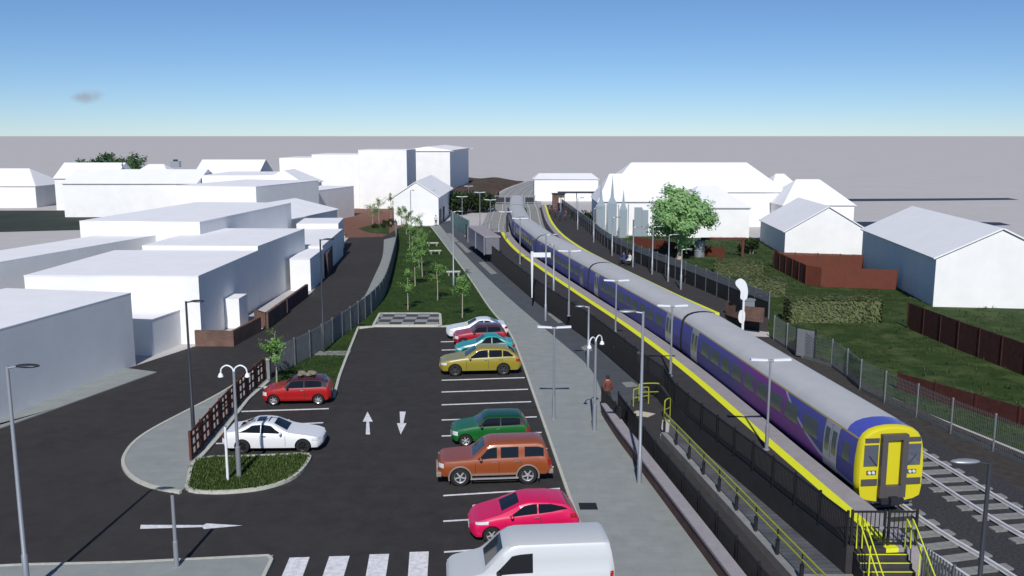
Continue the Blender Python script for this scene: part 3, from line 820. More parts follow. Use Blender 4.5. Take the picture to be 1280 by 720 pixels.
wf = GL([(967, 335), (1012, 358), (1120, 362)])
fence('red brown board fence turning a corner in front of the gabled garden house', wf, 0, 1.9, 2.2, 'boards', M['fencewood'], M['fencewood'], post=.1, over=.05)
fence('red brown board fence close under the gabled garden house', GL([(966, 334), (1078, 338)]), 0, 1.7, 2.4, 'boards', M['fencewood'], M['fencewood'], post=.1)
fence('long red brown board fence running down to the right picture edge', GL([(1134, 410), (1200, 438), (1290, 473), (1390, 512)]), 0, 1.95, 2.4, 'boards', M['shadeboard'], M['shadeboard'], post=.1)
fence('low shaded red brown board fence just behind the mesh fence', GL([(1122, 487), (1200, 510), (1290, 537), (1400, 570)]), 0, 1.0, 2.4, 'boards', M['shadeboard'], M['shadeboard'], post=.1)
fence('low red brown garden fence beneath the round tree', GL([(793, 307), (830, 312), (868, 318), (905, 322)]), 0, 1.15, 2.4, 'boards', M['fencewood'], M['fencewood'], post=.1)
pg = thing('pergola', 'dark red timber pergola frame against the white wing', 'pergola', (*G(905, 321), 0))
for x in (-2.5, 2.2): MB().box((x, 0, 1.05), (.3, .3, 2.1)).build('post', M['wood'], pg)
MB().box((-.15, 0, 2.2), (5.4, .3, .28)).build('beam', M['wood'], pg); MB().beam((2.1, 0, 1.5), (1.5, 0, 2.1), .14, .14).build('brace', M['wood'], pg)
wt = thing('water_tank', 'grey round water tank beside the timber pergola', 'water tank', (*G(874, 321), 0))
MB().lathe([(0, 0), (.62, 0), (.62, .7), (.66, .72), (.62, .76), (.62, 1.9), (.55, 1.98), (0, 2.0)], (0, 0, 0), 'Z', 20).build('tank', M['lampgrey'], wt, smooth=35)
MB().lathe([(0, 0), (.3, 0), (.3, .07), (0, .08)], (0, 0, 1.985), 'Z', 14).build('lid', M['darksteel'], wt)

# ------------------------------------------------------------------ shelter, hoarding, crossing, embankment
def frame_on(i_y, off): 
    i = near_i(i_y); t = (CL[i + 1] - CL[i - 1]).normalized(); p = CL[i] + Vector((t.y, -t.x)) * off
    return p, math.atan2(t.y, t.x)
a, b = G(607, 319, 1.0), G(586, 303, 1.0)
L = (b - a).length; rz = math.atan2((b - a).y, (b - a).x)
sh = thing('platform_shelter', 'long grey flat roofed waiting shelter on the left platform', 'shelter', (a.x, a.y, 1.0), rz)
MB().box((L / 2, -.8, 2.05), (L, 1.9, .16)).build('roof', M['coping'], sh, bevel=.03)
MB().box((L / 2, .08, 1.07), (L - .2, .06, 1.95)).build('side_wall', mat('lilac glazing', (.15, .15, .25), .3), sh)
for x in (.08, L - .08): MB().box((x, -.8, 1.07), (.06, 1.6, 1.95)).build('end_wall', M['slat'], sh)
for k in range(3): MB().box((.1 + k * (L - .2) / 2, (.15), 1.07), (.09, .09, 2.14)).build('post', M['lampgrey'], sh)
MB().box((L / 2, -.45, .5), (L - 2, .4, .06)).build('bench', M['darksteel'], sh)
tl = thing('hoarding', 'teal panelled hoarding beyond the platform shelter', 'hoarding', (*G(586, 297, 0), 0), rz + .02)
for k in range(5): MB().box((1.8 + k * 3.5, 0, 1.25), (3.4, .08, 2.4)).build('panel', mat('teal board', (.07, .17, .18), .6, noise_amt=.15, noise_scale=.8), tl)
for k in range(6): MB().box((.05 + k * 3.5, -.1, 1.3), (.1, .12, 2.6)).build('post', M['galv'], tl)
cg = thing('level_crossing_gate', 'dark crossing gate with pale posts across the far tracks', 'gate', (-3.6, 197, 0))
for k in range(5): MB().box((k * 2.1, 0, .85), (.22, .22, 1.7)).build('post', M['lampgrey'], cg)
for k in range(4): MB().box((1.05 + k * 2.1, 0, .95), (1.84, .1, 1.0)).build('panel', M['darksteel'], cg)
MB().box((4.2, 0, 1.78), (8.8, .3, .14)).build('rail', M['coping'], cg)
# embankment: a real mound left of the far tracks
mb = MB(); nx, ny = 26, 30
for j in range(ny + 1):
    for i in range(nx + 1):
        y = 178 + j * 4.2; x0 = -3.6 + (CL[near_i(y)].x - 1) - 1.2; x = x0 - i * .85
        s = i / nx; prof = math.sin(min(1, s * 2.2) * math.pi / 2) * (1 if s < .7 else 1 - (s - .7) / .3)
        fade = min(1, j / 9) * min(1, (ny - j) / 5)
        z = -.1 + 2.5 * prof * fade * (.8 + .35 * noise.noise(Vector((x * .12, y * .07, 3))))
        mb.v.append((x, y, z))
for j in range(ny):
    for i in range(nx): a0 = j * (nx + 1) + i; mb.f.append((a0, a0 + 1, a0 + nx + 2, a0 + nx + 1)); mb.mi.append(0)
tag(mb.build('embankment', M['embank'], smooth=True), kind='structure')
wall('red brick retaining wall at the foot of the embankment beside the far tracks', [Vector((CL[near_i(y)].x - 4.6, y)) for y in (186, 196, 208, 220)], 1.6, m='brick', cope=None)
rb = thing('brick_kiosk', 'small red brick kiosk with a pale door at the far right platform', 'kiosk', (8.6, 171, 1.0))
MB().box((0, 0, 1.4), (2.2, 2.4, 2.8)).build('wall', M['brick'], rb); MB().box((0, 0, 2.87), (2.5, 2.7, .12)).build('roof', M['darksteel'], rb); MB().box((.5, -1.22, 1.15), (1.0, .06, 2.1)).build('door', M['render'], rb)
cn = thing('platform_canopy', 'thin dark flat canopy on posts at the far right platform', 'canopy', (13.0, 166, 0))
MB().box((0, 0, 4.4), (9.5, 2.2, .22)).build('roof', M['darksteel'], cn)
for x in (-4.2, -1.4, 1.4, 4.2): MB().box((x, 0, 2.15), (.14, .14, 4.3)).build('post', M['lampgrey'], cn)
# ================================================================== the train
M['t_roof'] = mat('train roof grey', (.45, .45, .46), .6, noise_amt=.05, noise_scale=1.1)
M['t_yellow'] = mat('train front yellow', (.60, .53, .012), .45, coat=.15)
M['t_grey'] = mat('train dark grey', (.075, .068, .07), .5)
M['t_blue'] = mat('train roof end blue', (.07, .085, .42), .4, coat=.3)
M['t_door'] = mat('train door pale grey', (.34, .35, .40), .4, coat=.2)
M['t_glass'] = mat('train window glass', (.10, .125, .14), .2, spec=.5)
M['t_bluedoor'] = mat('train door lilac', (.16, .17, .34), .4, coat=.2)
M['t_under'] = mat('train underframe', (.012, .012, .02), .7)
M['t_reveal'] = mat('front windscreen', (.09, .10, .13), .05, spec=1.0)
def livery(name, swoosh):
    m = bpy.data.materials.new(name); m.use_nodes = True; nt = m.node_tree; L = nt.links
    b = nt.nodes['Principled BSDF']; b.inputs['Roughness'].default_value = .5; b.inputs['Specular IOR Level'].default_value = .2
    tc = nt.nodes.new('ShaderNodeTexCoord'); sp = nt.nodes.new('ShaderNodeSeparateXYZ'); L.new(tc.outputs['Object'], sp.inputs[0])
    X, Z = sp.outputs[0], sp.outputs[2]
    def mth(op, a, c, clamp=False):
        n = nt.nodes.new('ShaderNodeMath'); n.operation = op; n.use_clamp = clamp
        for i, v in enumerate((a, c)):
            if isinstance(v, (int, float)): n.inputs[i].default_value = v
            else: L.new(v, n.inputs[i])
        return n.outputs[0]
    def mix(f, a, c):
        n = nt.nodes.new('ShaderNodeMix'); n.data_type = 'RGBA'
        L.new(f, n.inputs[0])
        for i, v in ((6, a), (7, c)):
            if isinstance(v, tuple): n.inputs[i].default_value = (*v, 1)
            else: L.new(v, n.inputs[i])
        return n.outputs[2]
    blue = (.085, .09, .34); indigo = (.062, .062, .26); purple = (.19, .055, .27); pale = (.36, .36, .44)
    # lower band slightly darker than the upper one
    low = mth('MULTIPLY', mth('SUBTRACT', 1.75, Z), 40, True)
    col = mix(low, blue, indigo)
    if swoosh:
        # purple: everything behind the swoosh line near the nose, fading to blue along the coach
        # swoosh: z falls from roof at x=6.8 to sill level at x=.4 (x counted back from the nose)
        ln = mth('ADD', .95, mth('MULTIPLY', mth('POWER', mth('DIVIDE', X, 7.4), 2.2), 2.3))
        below = mth('MULTIPLY', mth('SUBTRACT', ln, Z), 60, True)
        fade = mth('MULTIPLY', mth('SUBTRACT', 14.2, X), .3, True)
        col = mix(mth('MULTIPLY', below, fade), col, purple)
        band = mth('MULTIPLY', mth('SUBTRACT', .085, mth('ABSOLUTE', mth('SUBTRACT', ln, Z), 0)), 60, True)
        col = mix(band, col, pale)
    # gold cantrail line
    ct = mth('MULTIPLY', mth('SUBTRACT', .05, mth('ABSOLUTE', mth('SUBTRACT', Z, 2.93), 0)), 60, True)
    col = mix(ct, col, (.42, .34, .10))
    L.new(col, b.inputs['Base Color'])
    return m
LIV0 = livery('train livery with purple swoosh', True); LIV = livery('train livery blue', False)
# half section: y, z above rail top plane (z=0.2)
SEC = [(1.18, .78), (1.30, .86), (1.36, 1.1), (1.37, 1.75), (1.35, 2.2), (1.28, 2.75), (1.22, 2.96)]
ROOF = [(1.22, 2.96), (1.10, 3.16), (.9, 3.32), (.6, 3.43), (.25, 3.485), (0, 3.49)]
def side_y(z):
    for (y0, z0), (y1, z1) in zip(SEC, SEC[1:]):
        if z0 <= z <= z1: return y0 + (y1 - y0) * (z - z0) / (z1 - z0)
    return SEC[-1][0]
CLEN = 22.85; PITCHC = 23.3
def loft_strip(mb, prof, x0, x1, nx=4, both=True):
    for s in ((1, -1) if both else (1,)):
        for k in range(nx):
            xa = x0 + (x1 - x0) * k / nx; xb = x0 + (x1 - x0) * (k + 1) / nx
            for (y0, z0), (y1, z1) in zip(prof, prof[1:]):
                mb.quad((xa, s * y0, z0), (xb, s * y0, z0), (xb, s * y1, z1), (xa, s * y1, z1))
def side_panel(mb, x0, x1, z0, z1, s, out=.012, nz=4):
    for k in range(nz):
        za = z0 + (z1 - z0) * k / nz; zb = z0 + (z1 - z0) * (k + 1) / nz
        mb.quad((x0, s * (side_y(za) + out), za), (x1, s * (side_y(za) + out), za), (x1, s * (side_y(zb) + out), zb), (x0, s * (side_y(zb) + out), zb))
    a = [(x0, z0), (x1, z0), (x1, z1), (x0, z1)]
    for (xa, za), (xb, zb) in zip(a, a[1:] + a[:1]):
        mb.quad((xa, s * (side_y(za) + out), za), (xb, s * (side_y(zb) + out), zb), (xb, s * (side_y(zb) - .02), zb), (xa, s * (side_y(za) - .02), za))
i0 = near_i(34.0)
train = thing('train', 'blue and purple passenger train with a yellow front standing at the platform', 'train', (CL[i0].x, CL[i0].y, .16))
train.scale = (1, 1, .95)
def along(d):
    # point on centreline d metres behind the nose
    i = i0 + d; k = int(i); f = i - k
    return CL[k].lerp(CL[k + 1], f)
for c in range(6):
    d0 = c * PITCHC + .4; A, B = along(d0), along(d0 + CLEN); t = (B - A).normalized()
    lead = (c == 0)
    mb = MB(); loft_strip(mb, SEC, 0, CLEN, 10); 
    # ends
    full = [(y, z) for y, z in SEC] + ROOF[1:]
    for x in ((CLEN,) if lead else (0, CLEN)):
        mb.cur = 1; mb.quad(*([(x, y, z) for y, z in full] + [(x, -y, z) for y, z in reversed(full[:-1])])); mb.cur = 0
    mb.cur = 1
    mb.quad((0, 1.18, .78), (CLEN, 1.18, .78), (CLEN, -1.18, .78), (0, -1.18, .78))
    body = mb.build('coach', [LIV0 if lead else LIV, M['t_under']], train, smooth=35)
    body.location = (A.x - CL[i0].x, A.y - CL[i0].y, 0); body.rotation_euler = (0, 0, math.atan2(t.y, t.x))
    tag(body, ('front coach with a purple swoosh and yellow cab end' if lead else None))
    mb = MB(); loft_strip(mb, ROOF, 1.0 if lead else .0, CLEN, 12)
    if lead:
        mb.cur = 1; loft_strip(mb, ROOF, 0.0, 1.0, 2); mb.cur = 0
    mb.build('roof', [M['t_roof'], M['t_blue']], body, smooth=40)
    # dark roof end arc / gangway
    if not lead:
        MB().box((-.33, 0, 1.9), (.62, 1.1, 2.1)).build('gangway', M['t_under'], body)
    und = MB()
    und.box((CLEN / 2, 0, .60), (CLEN - 7.6, 2.3, .36))
    for x in (3.3, CLEN - 3.3):
        und.box((x, 1.02, .42), (3.0, .14, .28)).box((x, -1.02, .42), (3.0, .14, .28)).box((x, 0, .5), (.8, 2.0, .24))
        for w in (-1.3, 1.3):
            for s in (-1, 1): und.lathe([(0, -.06), (.42, -.06), (.42, .06), (0, .06)], (x + w, s * .75, .42), 'Y', 18)
    und.build('underframe', M['t_under'], body)
    doors = (2.2, 3.1) if lead else (1.2, 2.1)
    dx = [2.05, CLEN - 2.6]
    for s in (1, -1):
        for x in dx:
            mb = MB(); side_panel(mb, x - .62, x + .62, .92, 2.88, s, .02, 6)
            mb.cur = 1
            for q in (-.31, .31): side_panel(mb, x + q - .19, x + q + .19, 1.62, 2.62, s, .026, 3)
            mb.cur = 2; side_panel(mb, x - .012, x + .012, .95, 2.85, s, .026, 4)
            mb.build('door', [M['t_door'] if c < 2 else M['t_bluedoor'], M['t_glass'], M['t_grey']], body)
        xs = [4.0, 6.0, 7.75, 9.5, 11.25, 13.0, 14.75, 16.5, 18.2]
        for k, x in enumerate(xs):
            mb = MB(); side_panel(mb, x - .68, x + .68, 1.72, 2.52, s, .008, 3); mb.build('window', M['t_glass'], body)
        mb = MB(); side_panel(mb, .45, 1.05, 1.75, 2.5, s, .008, 3)
        if lead: mb.build('window', M['t_glass'], body)
    if lead:
        # cab front, built at x from 0 to -0.35, tapering
        def ring(x, k, zk=0): return [(x, y * k, (z - 1.9) * (k + zk) + 1.9) for y, z in full] + [(x, -y * k, (z - 1.9) * (k + zk) + 1.9) for y, z in reversed(full[:-1])]
        mb = MB(); rs = [ring(0, 1.0), ring(-.1, .995), ring(-.22, .965), ring(-.28, .93)]
        for a, b in zip(rs, rs[1:]):
            n = len(a)
            for i in range(n): j = (i + 1) % n; mb.quad(a[i], a[j], b[j], b[i])
        mb.quad(*rs[-1]); mb.build('cab_front', M['t_yellow'], body, smooth=35)
        xf = -.29
        def fp(y0, y1, z0, z1, m, name, dep=.02, sub=None, bev=0):
            o = MB().box((xf - dep / 2, (y0 + y1) / 2, (z0 + z1) / 2), (dep + .02, abs(y1 - y0), abs(z1 - z0))).build(name, m, body, bevel=bev); return o
        mb = MB()
        for y0, y1, z0, z1 in ((-.52, -.30, .55, 3.2), (.30, .52, .55, 3.2), (-.30, .30, 2.98, 3.2), (-.30, .30, .55, 1.05)):
            mb.box((xf - .1, (y0 + y1) / 2, (z0 + z1) / 2), (.24, y1 - y0, z1 - z0))
        mb.build('gangway_frame', M['t_grey'], body, bevel=.012)
        fp(-.29, .29, 1.06, 2.97, M['t_yellow'], 'gangway_door', .04)
        for s in (-1, 1):
            a0, a1 = s * .58, s * 1.14
            fp(a0, a1, 1.86, 2.74, M['t_reveal'], 'windscreen', .02, bev=.006)
            fp(s * .56, s * 1.12, 2.84, 3.02, M['t_grey'], 'destination_blind', .015)
            fp(s * .56, s * 1.2, 1.03, 1.30, M['t_grey'], 'grille', .02)
            fp(s * .62, s * 1.0, 1.50, 1.66, M['t_grey'], 'lamp_panel', .018)
            for q in (.74, .90):
                o = MB().lathe([(0, -.03), (.06, -.03), (.07, 0)], (0, 0, 0), 'Y', 12).build('headlight', M['headlamp'], body, smooth=True)
                o.location = (xf - .03, s * q, 1.58); o.rotation_euler = (0, 0, -math.pi / 2)
            MB().tube([(xf - .05, s * .62, 1.86), (xf - .05, s * .95, 2.3)], .012, 5).build('wiper', M['trim'], body)
        # lower skirt with chamfered outer corners
        for s in (-1, 1):
            mb = MB(); P = [(s * .53, .98), (s * 1.27, .98), (s * 1.20, .55), (s * .95, .42), (s * .53, .34)]
            front = [(xf + .0, y, z) for y, z in P]; bk = [(xf + .5, y, z) for y, z in P]
            mb.quad(*front); mb.quad(*bk)
            for i in range(5): j = (i + 1) % 5; mb.quad(front[i], front[j], bk[j], bk[i])
            mb.build('skirt', M['t_yellow'], body)
        MB().box((xf - .1, 0, .42), (.35, .9, .24)).box((xf - .3, 0, .48), (.3, .34, .3)).build('coupler', M['t_under'], body, bevel=.02)
        mb = MB().box((xf + .5, 0, .24), (.25, 2.3, .3)); mb.build('obstacle_guard', M['lampgrey'], body)

# ================================================================== cars
def pw(pts, x):
    if x <= pts[0][0]: return pts[0][1]
    for (a, b), (c, d) in zip(pts, pts[1:]):
        if x <= c: return b + (d - b) * (x - a) / (c - a) if c > a else d
    return pts[-1][1]
def sm(pts, x, w=.07):
    return sum(pw(pts, x + w * k) for k in (-1, -.5, 0, .5, 1)) / 5
class Car:
    """x from nose (0) to tail (L); y half width; the nose points to -X"""
    def __init__(s, L, W, top, belt, low, hw, wt, tumble):
        s.L, s.W, s.top, s.belt, s.low, s.hw, s.wt, s.tumble = L, W, top, belt, low, hw, wt, tumble
    def prof(s, x):
        w = s.W / 2 * sm(s.hw, x, .05); zb = sm(s.low, x, .05); ze = sm(s.belt, x); zt = max(ze + .02, sm(s.top, x)); h = zt - ze
        wr = w * .95 - s.tumble * h
        zr = ze + h * .86
        return [(0, zb), (w * .80, zb), (w * .955, zb + .05), (w * .99, zb + (ze - zb) * .30), (w, zb + (ze - zb) * .62), (w * .985, ze - .05),
                (w * .95, ze), (wr + (w * .95 - wr) * .5, ze + (zr - ze) * .5), (wr, zr), (wr * .93, zt - h * .045 - .008), (wr * .70, zt - .008), (0, zt)]
    def side(s, x, q):
        """outer side at x; q in 0..1 from belt to roof edge"""
        P = s.prof(x); a, b = Vector(P[6]), Vector(P[8]); return a.lerp(b, q)
    def topz(s, x, u):
        P = s.prof(x); y = P[10][0] * abs(u); return math.copysign(y, u) if u else 0.0, P[11][1] - .008 * abs(u)

def wheel(parent, x, y, r, w, rim, spokes, s):
    root = empty('wheel', (x, y, r), 0, parent)
    ty = MB().lathe([(r * .62, -w / 2), (r * .93, -w / 2), (r, -w / 2 + .03), (r, w / 2 - .03), (r * .93, w / 2), (r * .62, w / 2)], (0, 0, 0), 'Y', 26).build('tyre', M['tyre'], root, smooth=40)
    mb = MB(); f = s * (w / 2 - .015)
    mb.lathe([(r * .64, s * (w / 2 - .005)), (r * .58, f), (r * .56, f - s * .07), (0, f - s * .07)], (0, 0, 0), 'Y', 26)
    mb.lathe([(r * .15, f - s * .05), (r * .14, f), (0, f + s * .005)], (0, 0, 0), 'Y', 12)
    for k in range(spokes):
        th = 2 * math.pi * k / spokes + .3; rot = Matrix.Rotation(th, 3, 'Y')
        c = rot @ Vector((r * .36, 0, 0)); mb.box((c.x, f - s * .022, c.z), (r * .48, .03, r * .15), rot=rot)
    o = mb.build('rim', [rim], root, smooth=30)
    d = MB().lathe([(r * .55, f - s * .066), (0, f - s * .066)], (0, 0, 0), 'Y', 20).build('brake_disc', M['trim'], root)
    return root

def strip_top(car, xs, u0, u1, off=.006, nu=6):
    """panel lying on the upper surface between stations xs"""
    mb = MB()
    for xa, xb in zip(xs, xs[1:]):
        for k in range(nu):
            ua, ub = u0 + (u1 - u0) * k / nu, u0 + (u1 - u0) * (k + 1) / nu
            P = []
            for x, u in ((xa, ua), (xb, ua), (xb, ub), (xa, ub)):
                y, z = car.topz(x, u); e = .02
                sl = (car.prof(x + e)[11][1] - car.prof(x - e)[11][1]) / (2 * e); n = Vector((-sl, 0, 1)).normalized()
                P.append((x + n.x * off, y, z + n.z * off))
            mb.quad(*P)
    return mb
def strip_side(car, poly, s, off=.008, nx=8):
    """panel on the cabin side; poly = (x, q_low, q_high) stations"""
    mb = MB(); X = []
    for (xa, l0, h0), (xb, l1, h1) in zip(poly, poly[1:]):
        n = max(1, int((xb - xa) / .12))
        for k in range(n): f = k / n; X.append((xa + (xb - xa) * f, l0 + (l1 - l0) * f, h0 + (h1 - h0) * f))
    X.append(poly[-1])
    for a, b in zip(X, X[1:]):
        qs = [0, .5, 1]
        for q0, q1 in zip(qs, qs[1:]):
            P = []
            for (x, l, h), q in ((a, q0), (b, q0), (b, q1), (a, q1)):
                p = car.side(x, l + (h - l) * q); P.append((x, s * (p.x + off), p.y + .002))
            mb.quad(*P)
    return mb
def body_patch(car, x0, x1, z0, z1, s, off=.006, nx=3, nz=2):
    """panel on the lower flank between heights"""
    mb = MB()
    def pt(x, z):
        P = car.prof(x)[1:7]
        for (y0, a), (y1, b) in zip(P, P[1:]):
            if a <= z <= b: return (x, s * (y0 + (y1 - y0) * (z - a) / max(1e-6, b - a) + off), z)
        return (x, s * (P[-1][0] + off), z)
    for i in range(nx):
        for j in range(nz):
            xa, xb = x0 + (x1 - x0) * i / nx, x0 + (x1 - x0) * (i + 1) / nx; za, zb = z0 + (z1 - z0) * j / nz, z0 + (z1 - z0) * (j + 1) / nz
            mb.quad(pt(xa, za), pt(xb, za), pt(xb, zb), pt(xa, zb))
    return mb

def make_car(label, car, paint, loc, rz, ax, r, ww=.2, rim='alloy', spokes=5, glass=None, roofmat=None, roof_x=None, pillars=None,
             ws=None, rw=None, sides=(), head=(), tail=(), seams=(), handles=(), mirror=None, trimlow=None, arch=1.16, ws_m='glass', extra=None,
             name='parked_car', cat='car', group='cars parked in the car park', bonnet=None, sunroof=None):
    root = thing(name, label, cat, loc, rz, group)
    L, W = car.L, car.W
    off = L / 2
    # body loft
    N = 64; xs = [L * (.5 - .5 * math.cos(math.pi * i / N)) * 1.0 for i in range(N + 1)]
    xs = sorted(set([round(.5 * x + .5 * L * i / N, 4) for i, x in enumerate(xs)]))
    mb = MB(); rings = []
    for x in xs:
        P = car.prof(x); ringv = [(x - off, y, z) for y, z in P] + [(x - off, -y, z) for y, z in reversed(P[1:-1])]
        rings.append(ringv)
    n = len(rings[0])
    for a, b in zip(rings, rings[1:]):
        for i in range(n): j = (i + 1) % n; mb.quad(a[i], b[i], b[j], a[j])
    mb.quad(*rings[0]); mb.quad(*rings[-1])
    mats = [paint, M['trim'], roofmat or paint]
    body = mb.build('body', mats, root, smooth=38)
    # wheel arches cut out of the body
    cut = MB()
    for x in ax:
        for s in (-1, 1): cut.lathe([(0, s * (W / 2 - ww - .10)), (r * arch, s * (W / 2 - ww - .10)), (r * arch, s * (W / 2 + .2)), (0, s * (W / 2 + .2))], (x - off, 0, r), 'Y', 30)
    co = cut.build('cutter', M['trim'], root, smooth=30)
    bm_ = bmesh.new()
    md = body.modifiers.new('arch', 'BOOLEAN'); md.object = co; md.operation = 'DIFFERENCE'; md.solver = 'EXACT'
    dg = bpy.context.evaluated_depsgraph_get(); me = bpy.data.meshes.new_from_object(body.evaluated_get(dg))
    body.modifiers.clear(); old = body.data; body.data = me; bpy.data.meshes.remove(old)
    cm = co.data; bpy.data.objects.remove(co); bpy.data.meshes.remove(cm); bm_.free()
    me.materials.clear()
    for m in mats: me.materials.append(m)
    for p in me.polygons:
        c = p.center; k = 0
        for x in ax:
            d = math.hypot(c.x - (x - off), c.z - r)
            if d < r * arch * 1.012 and abs(c.y) < W / 2 * .99: k = 1 if (abs(p.normal.y) < .6 or abs(c.y) < W / 2 - ww) else k
        if trimlow and c.z < trimlow: k = 1
        if roofmat and k == 0 and roof_x and roof_x[0] < c.x + off < roof_x[1] and c.z > car.prof(c.x + off)[6][1] + roof_x[2] * (car.prof(c.x + off)[11][1] - car.prof(c.x + off)[6][1]): k = 2
        if pillars and k == 0 and pillars[0] < c.x + off < pillars[1]:
            bz = car.prof(c.x + off)[6][1]; tz = car.prof(c.x + off)[11][1]
            if bz + .04 < c.z < bz + .80 * (tz - bz): k = 1
        p.material_index = k
    me.polygons.foreach_set('use_smooth', [True] * len(me.polygons)); me.set_sharp_from_angle(angle=R(38))
    def put(mb, nm, m, **k):
        mb.v = [(x - off, y, z) for x, y, z in mb.v]; return mb.build(nm, m, root, **k)
    for x in ax:
        for s in (-1, 1): wheel(root, x - off, s * (W / 2 - ww / 2 - .015), r, ww, M[rim], spokes, s)
    if ws: put(strip_top(car, [ws[0] + (ws[1] - ws[0]) * k / 5 for k in range(6)], -.97, .97), 'windscreen', M[ws_m], smooth=60)
    if rw: put(strip_top(car, [rw[0] + (rw[1] - rw[0]) * k / 5 for k in range(6)], -.92, .92), 'rear_window', M['glass'], smooth=60)
    if sunroof: put(strip_top(car, [sunroof[0], (sunroof[0] + sunroof[1]) / 2, sunroof[1]], -.75, .75), 'sunroof', M['glass'])
    for poly in sides:
        for s in (-1, 1): put(strip_side(car, poly, s), 'side_window', M['glass'], smooth=60)
    for x in seams:
        for s in (-1, 1): put(body_patch(car, x - .008, x + .008, car.prof(x)[1][1] + .14, car.prof(x)[6][1] - .01, s, .003, 1, 6), 'door_seam', M['trim'])
    for x in handles:
        for s in (-1, 1):
            P = car.prof(x); put(MB().box((x, s * (P[4][0] + .012), P[6][1] - .12), (.18, .035, .03)), 'door_handle', M['trim'] if rim == 'blackalloy' else M['chrome'], bevel=.008)
    for (xa, xb, za, zb) in head:
        for s in (-1, 1): put(body_patch(car, xa, xb, za, zb, s, .012, 8, 4), 'headlight', M['headlamp'], smooth=50)
    for (xa, xb, za, zb) in tail:
        for s in (-1, 1): put(body_patch(car, xa, xb, za, zb, s, .012, 8, 4), 'tail_light', M['taillamp'], smooth=50)
    if mirror:
        for s in (-1, 1):
            P = car.side(mirror[0], .12); put(MB().ball((mirror[0], s * (P.x + .13), P.y + .03), 1, 10, 7, (.07, .13, .075)).tube([(mirror[0], s * (P.x - .01), P.y), (mirror[0], s * (P.x + .1), P.y + .02)], .022, 6), 'wing_mirror', mirror[1] if len(mirror) > 1 else paint, smooth=True)
    P = car.prof(.02)
    put(MB().box((.005, 0, car.prof(.1)[1][1] + .2), (.03, .52, .11)), 'number_plate', M['lampwhite'])
    put(MB().box((L - .005, 0, car.prof(L - .1)[1][1] + .34), (.03, .52, .11)), 'number_plate', M['plate'])
    put(MB().box((.04, 0, car.prof(.1)[1][1] + .32), (.06, W * .42, .10)), 'grille', M['trim'], bevel=.01)
    if extra: extra(root, put, car)
    return root
def paintm(name, c, rough=.32, coat=.45, metal=0.0): return mat(name, c, rough, metal, coat=coat)
# ------------------------------------------------------------------ the cars of the car park
def spot(px, py, W, rz):
    p = G(px, py)
    if math.cos(rz) < 0: W = -W
    return (p.x - math.sin(rz) * W / 2, p.y + math.cos(rz) * W / 2, 0)
def hw_std(L, nose=.80, tail=.86): return [(0, nose * .62), (.06, nose * .86), (.22, .93), (.6, .985), (L * .35, 1), (L * .65, 1), (L - .5, .97), (L - .15, tail + .05), (L, tail * .9)]
BAY = R(5.0)
def mini(label, px, py, paint, roofm, rz, rim='alloy', soft=False, extra=None, group='cars parked in the car park'):
    L, W = 3.72, 1.69
    top = [(0, .62), (.06, .74), (.25, .84), (.95, .96), (1.16, 1.00), (1.58, 1.36), (1.78, 1.42), (2.9, 1.42), (3.30, 1.39), (3.50, 1.12), (3.6, .98), (3.68, .80), (L, .66)]
    belt = [(0, .55), (.06, .68), (.25, .78), (.95, .90), (1.2, .93), (3.2, .98), (3.5, .96), (3.62, .86), (L, .6)]
    low = [(0, .36), (.15, .22), (3.5, .22), (3.66, .34), (L, .42)]
    car = Car(L, W, top, belt, low, hw_std(L, .86, .93), 0, .22)
    sides = [[(1.32, .05, .26), (1.62, .07, .93), (2.28, .07, .95)], [(2.34, .07, .95), (3.05, .07, .93), (3.24, .12, .85)]]
    return make_car(label, car, paint, spot(px, py, W, rz), rz, (.66, 3.06), .30, .19, rim, 6, roofmat=roofm, roof_x=(1.5, 3.45, .80), pillars=(1.25, 3.5),
        ws=(1.20, 1.57), rw=(3.33, 3.50), sides=sides, head=[(.06, .30, .55, .74)], tail=[(3.52, 3.68, .62, .84)],
        seams=(1.30, 2.34), handles=(2.2,), mirror=(1.42, roofm), trimlow=.30, extra=extra, group=group)
def bundle(root, put, car):
    P = MB()
    random.seed(3)
    for i in range(9): P.ball((2.0 + random.uniform(0, .75), random.uniform(-.35, .35), 1.52 + random.uniform(0, .08)), .16, 8, 5, (random.uniform(.8, 1.5), random.uniform(.8, 1.4), .7))
    put(P, 'roof_luggage', mat('khaki canvas luggage', (.20, .17, .13), .9, noise_amt=.5, noise_scale=9), smooth=True)
    q = MB()
    for x in (1.95, 2.75): q.tube([(x, -.62, 1.40), (x, -.6, 1.47), (x, .6, 1.47), (x, .62, 1.40)], .02, 6)
    q.tube([(1.95, 0, 1.47), (2.75, 0, 1.47)], .02, 6)
    put(q, 'roof_rack', M['trim'])
mini('red small hatchback with maroon roof and luggage on top beside the timber fence', 370, 507, paintm('paint red', (.36, .008, .008)), paintm('paint maroon', (.075, .012, .02)), R(3), extra=bundle)
mini('dark green small hatchback with pale wheels parked in front of the orange off-roader', 614, 558, paintm('paint green', (.006, .11, .018)), paintm('paint dark green', (.004, .055, .012)), BAY, extra=None)
mini('red small hatchback with maroon roof half hidden behind the turquoise car', 601, 433, paintm('paint crimson', (.36, .01, .025)), paintm('paint plum', (.08, .014, .03)), BAY + R(1))

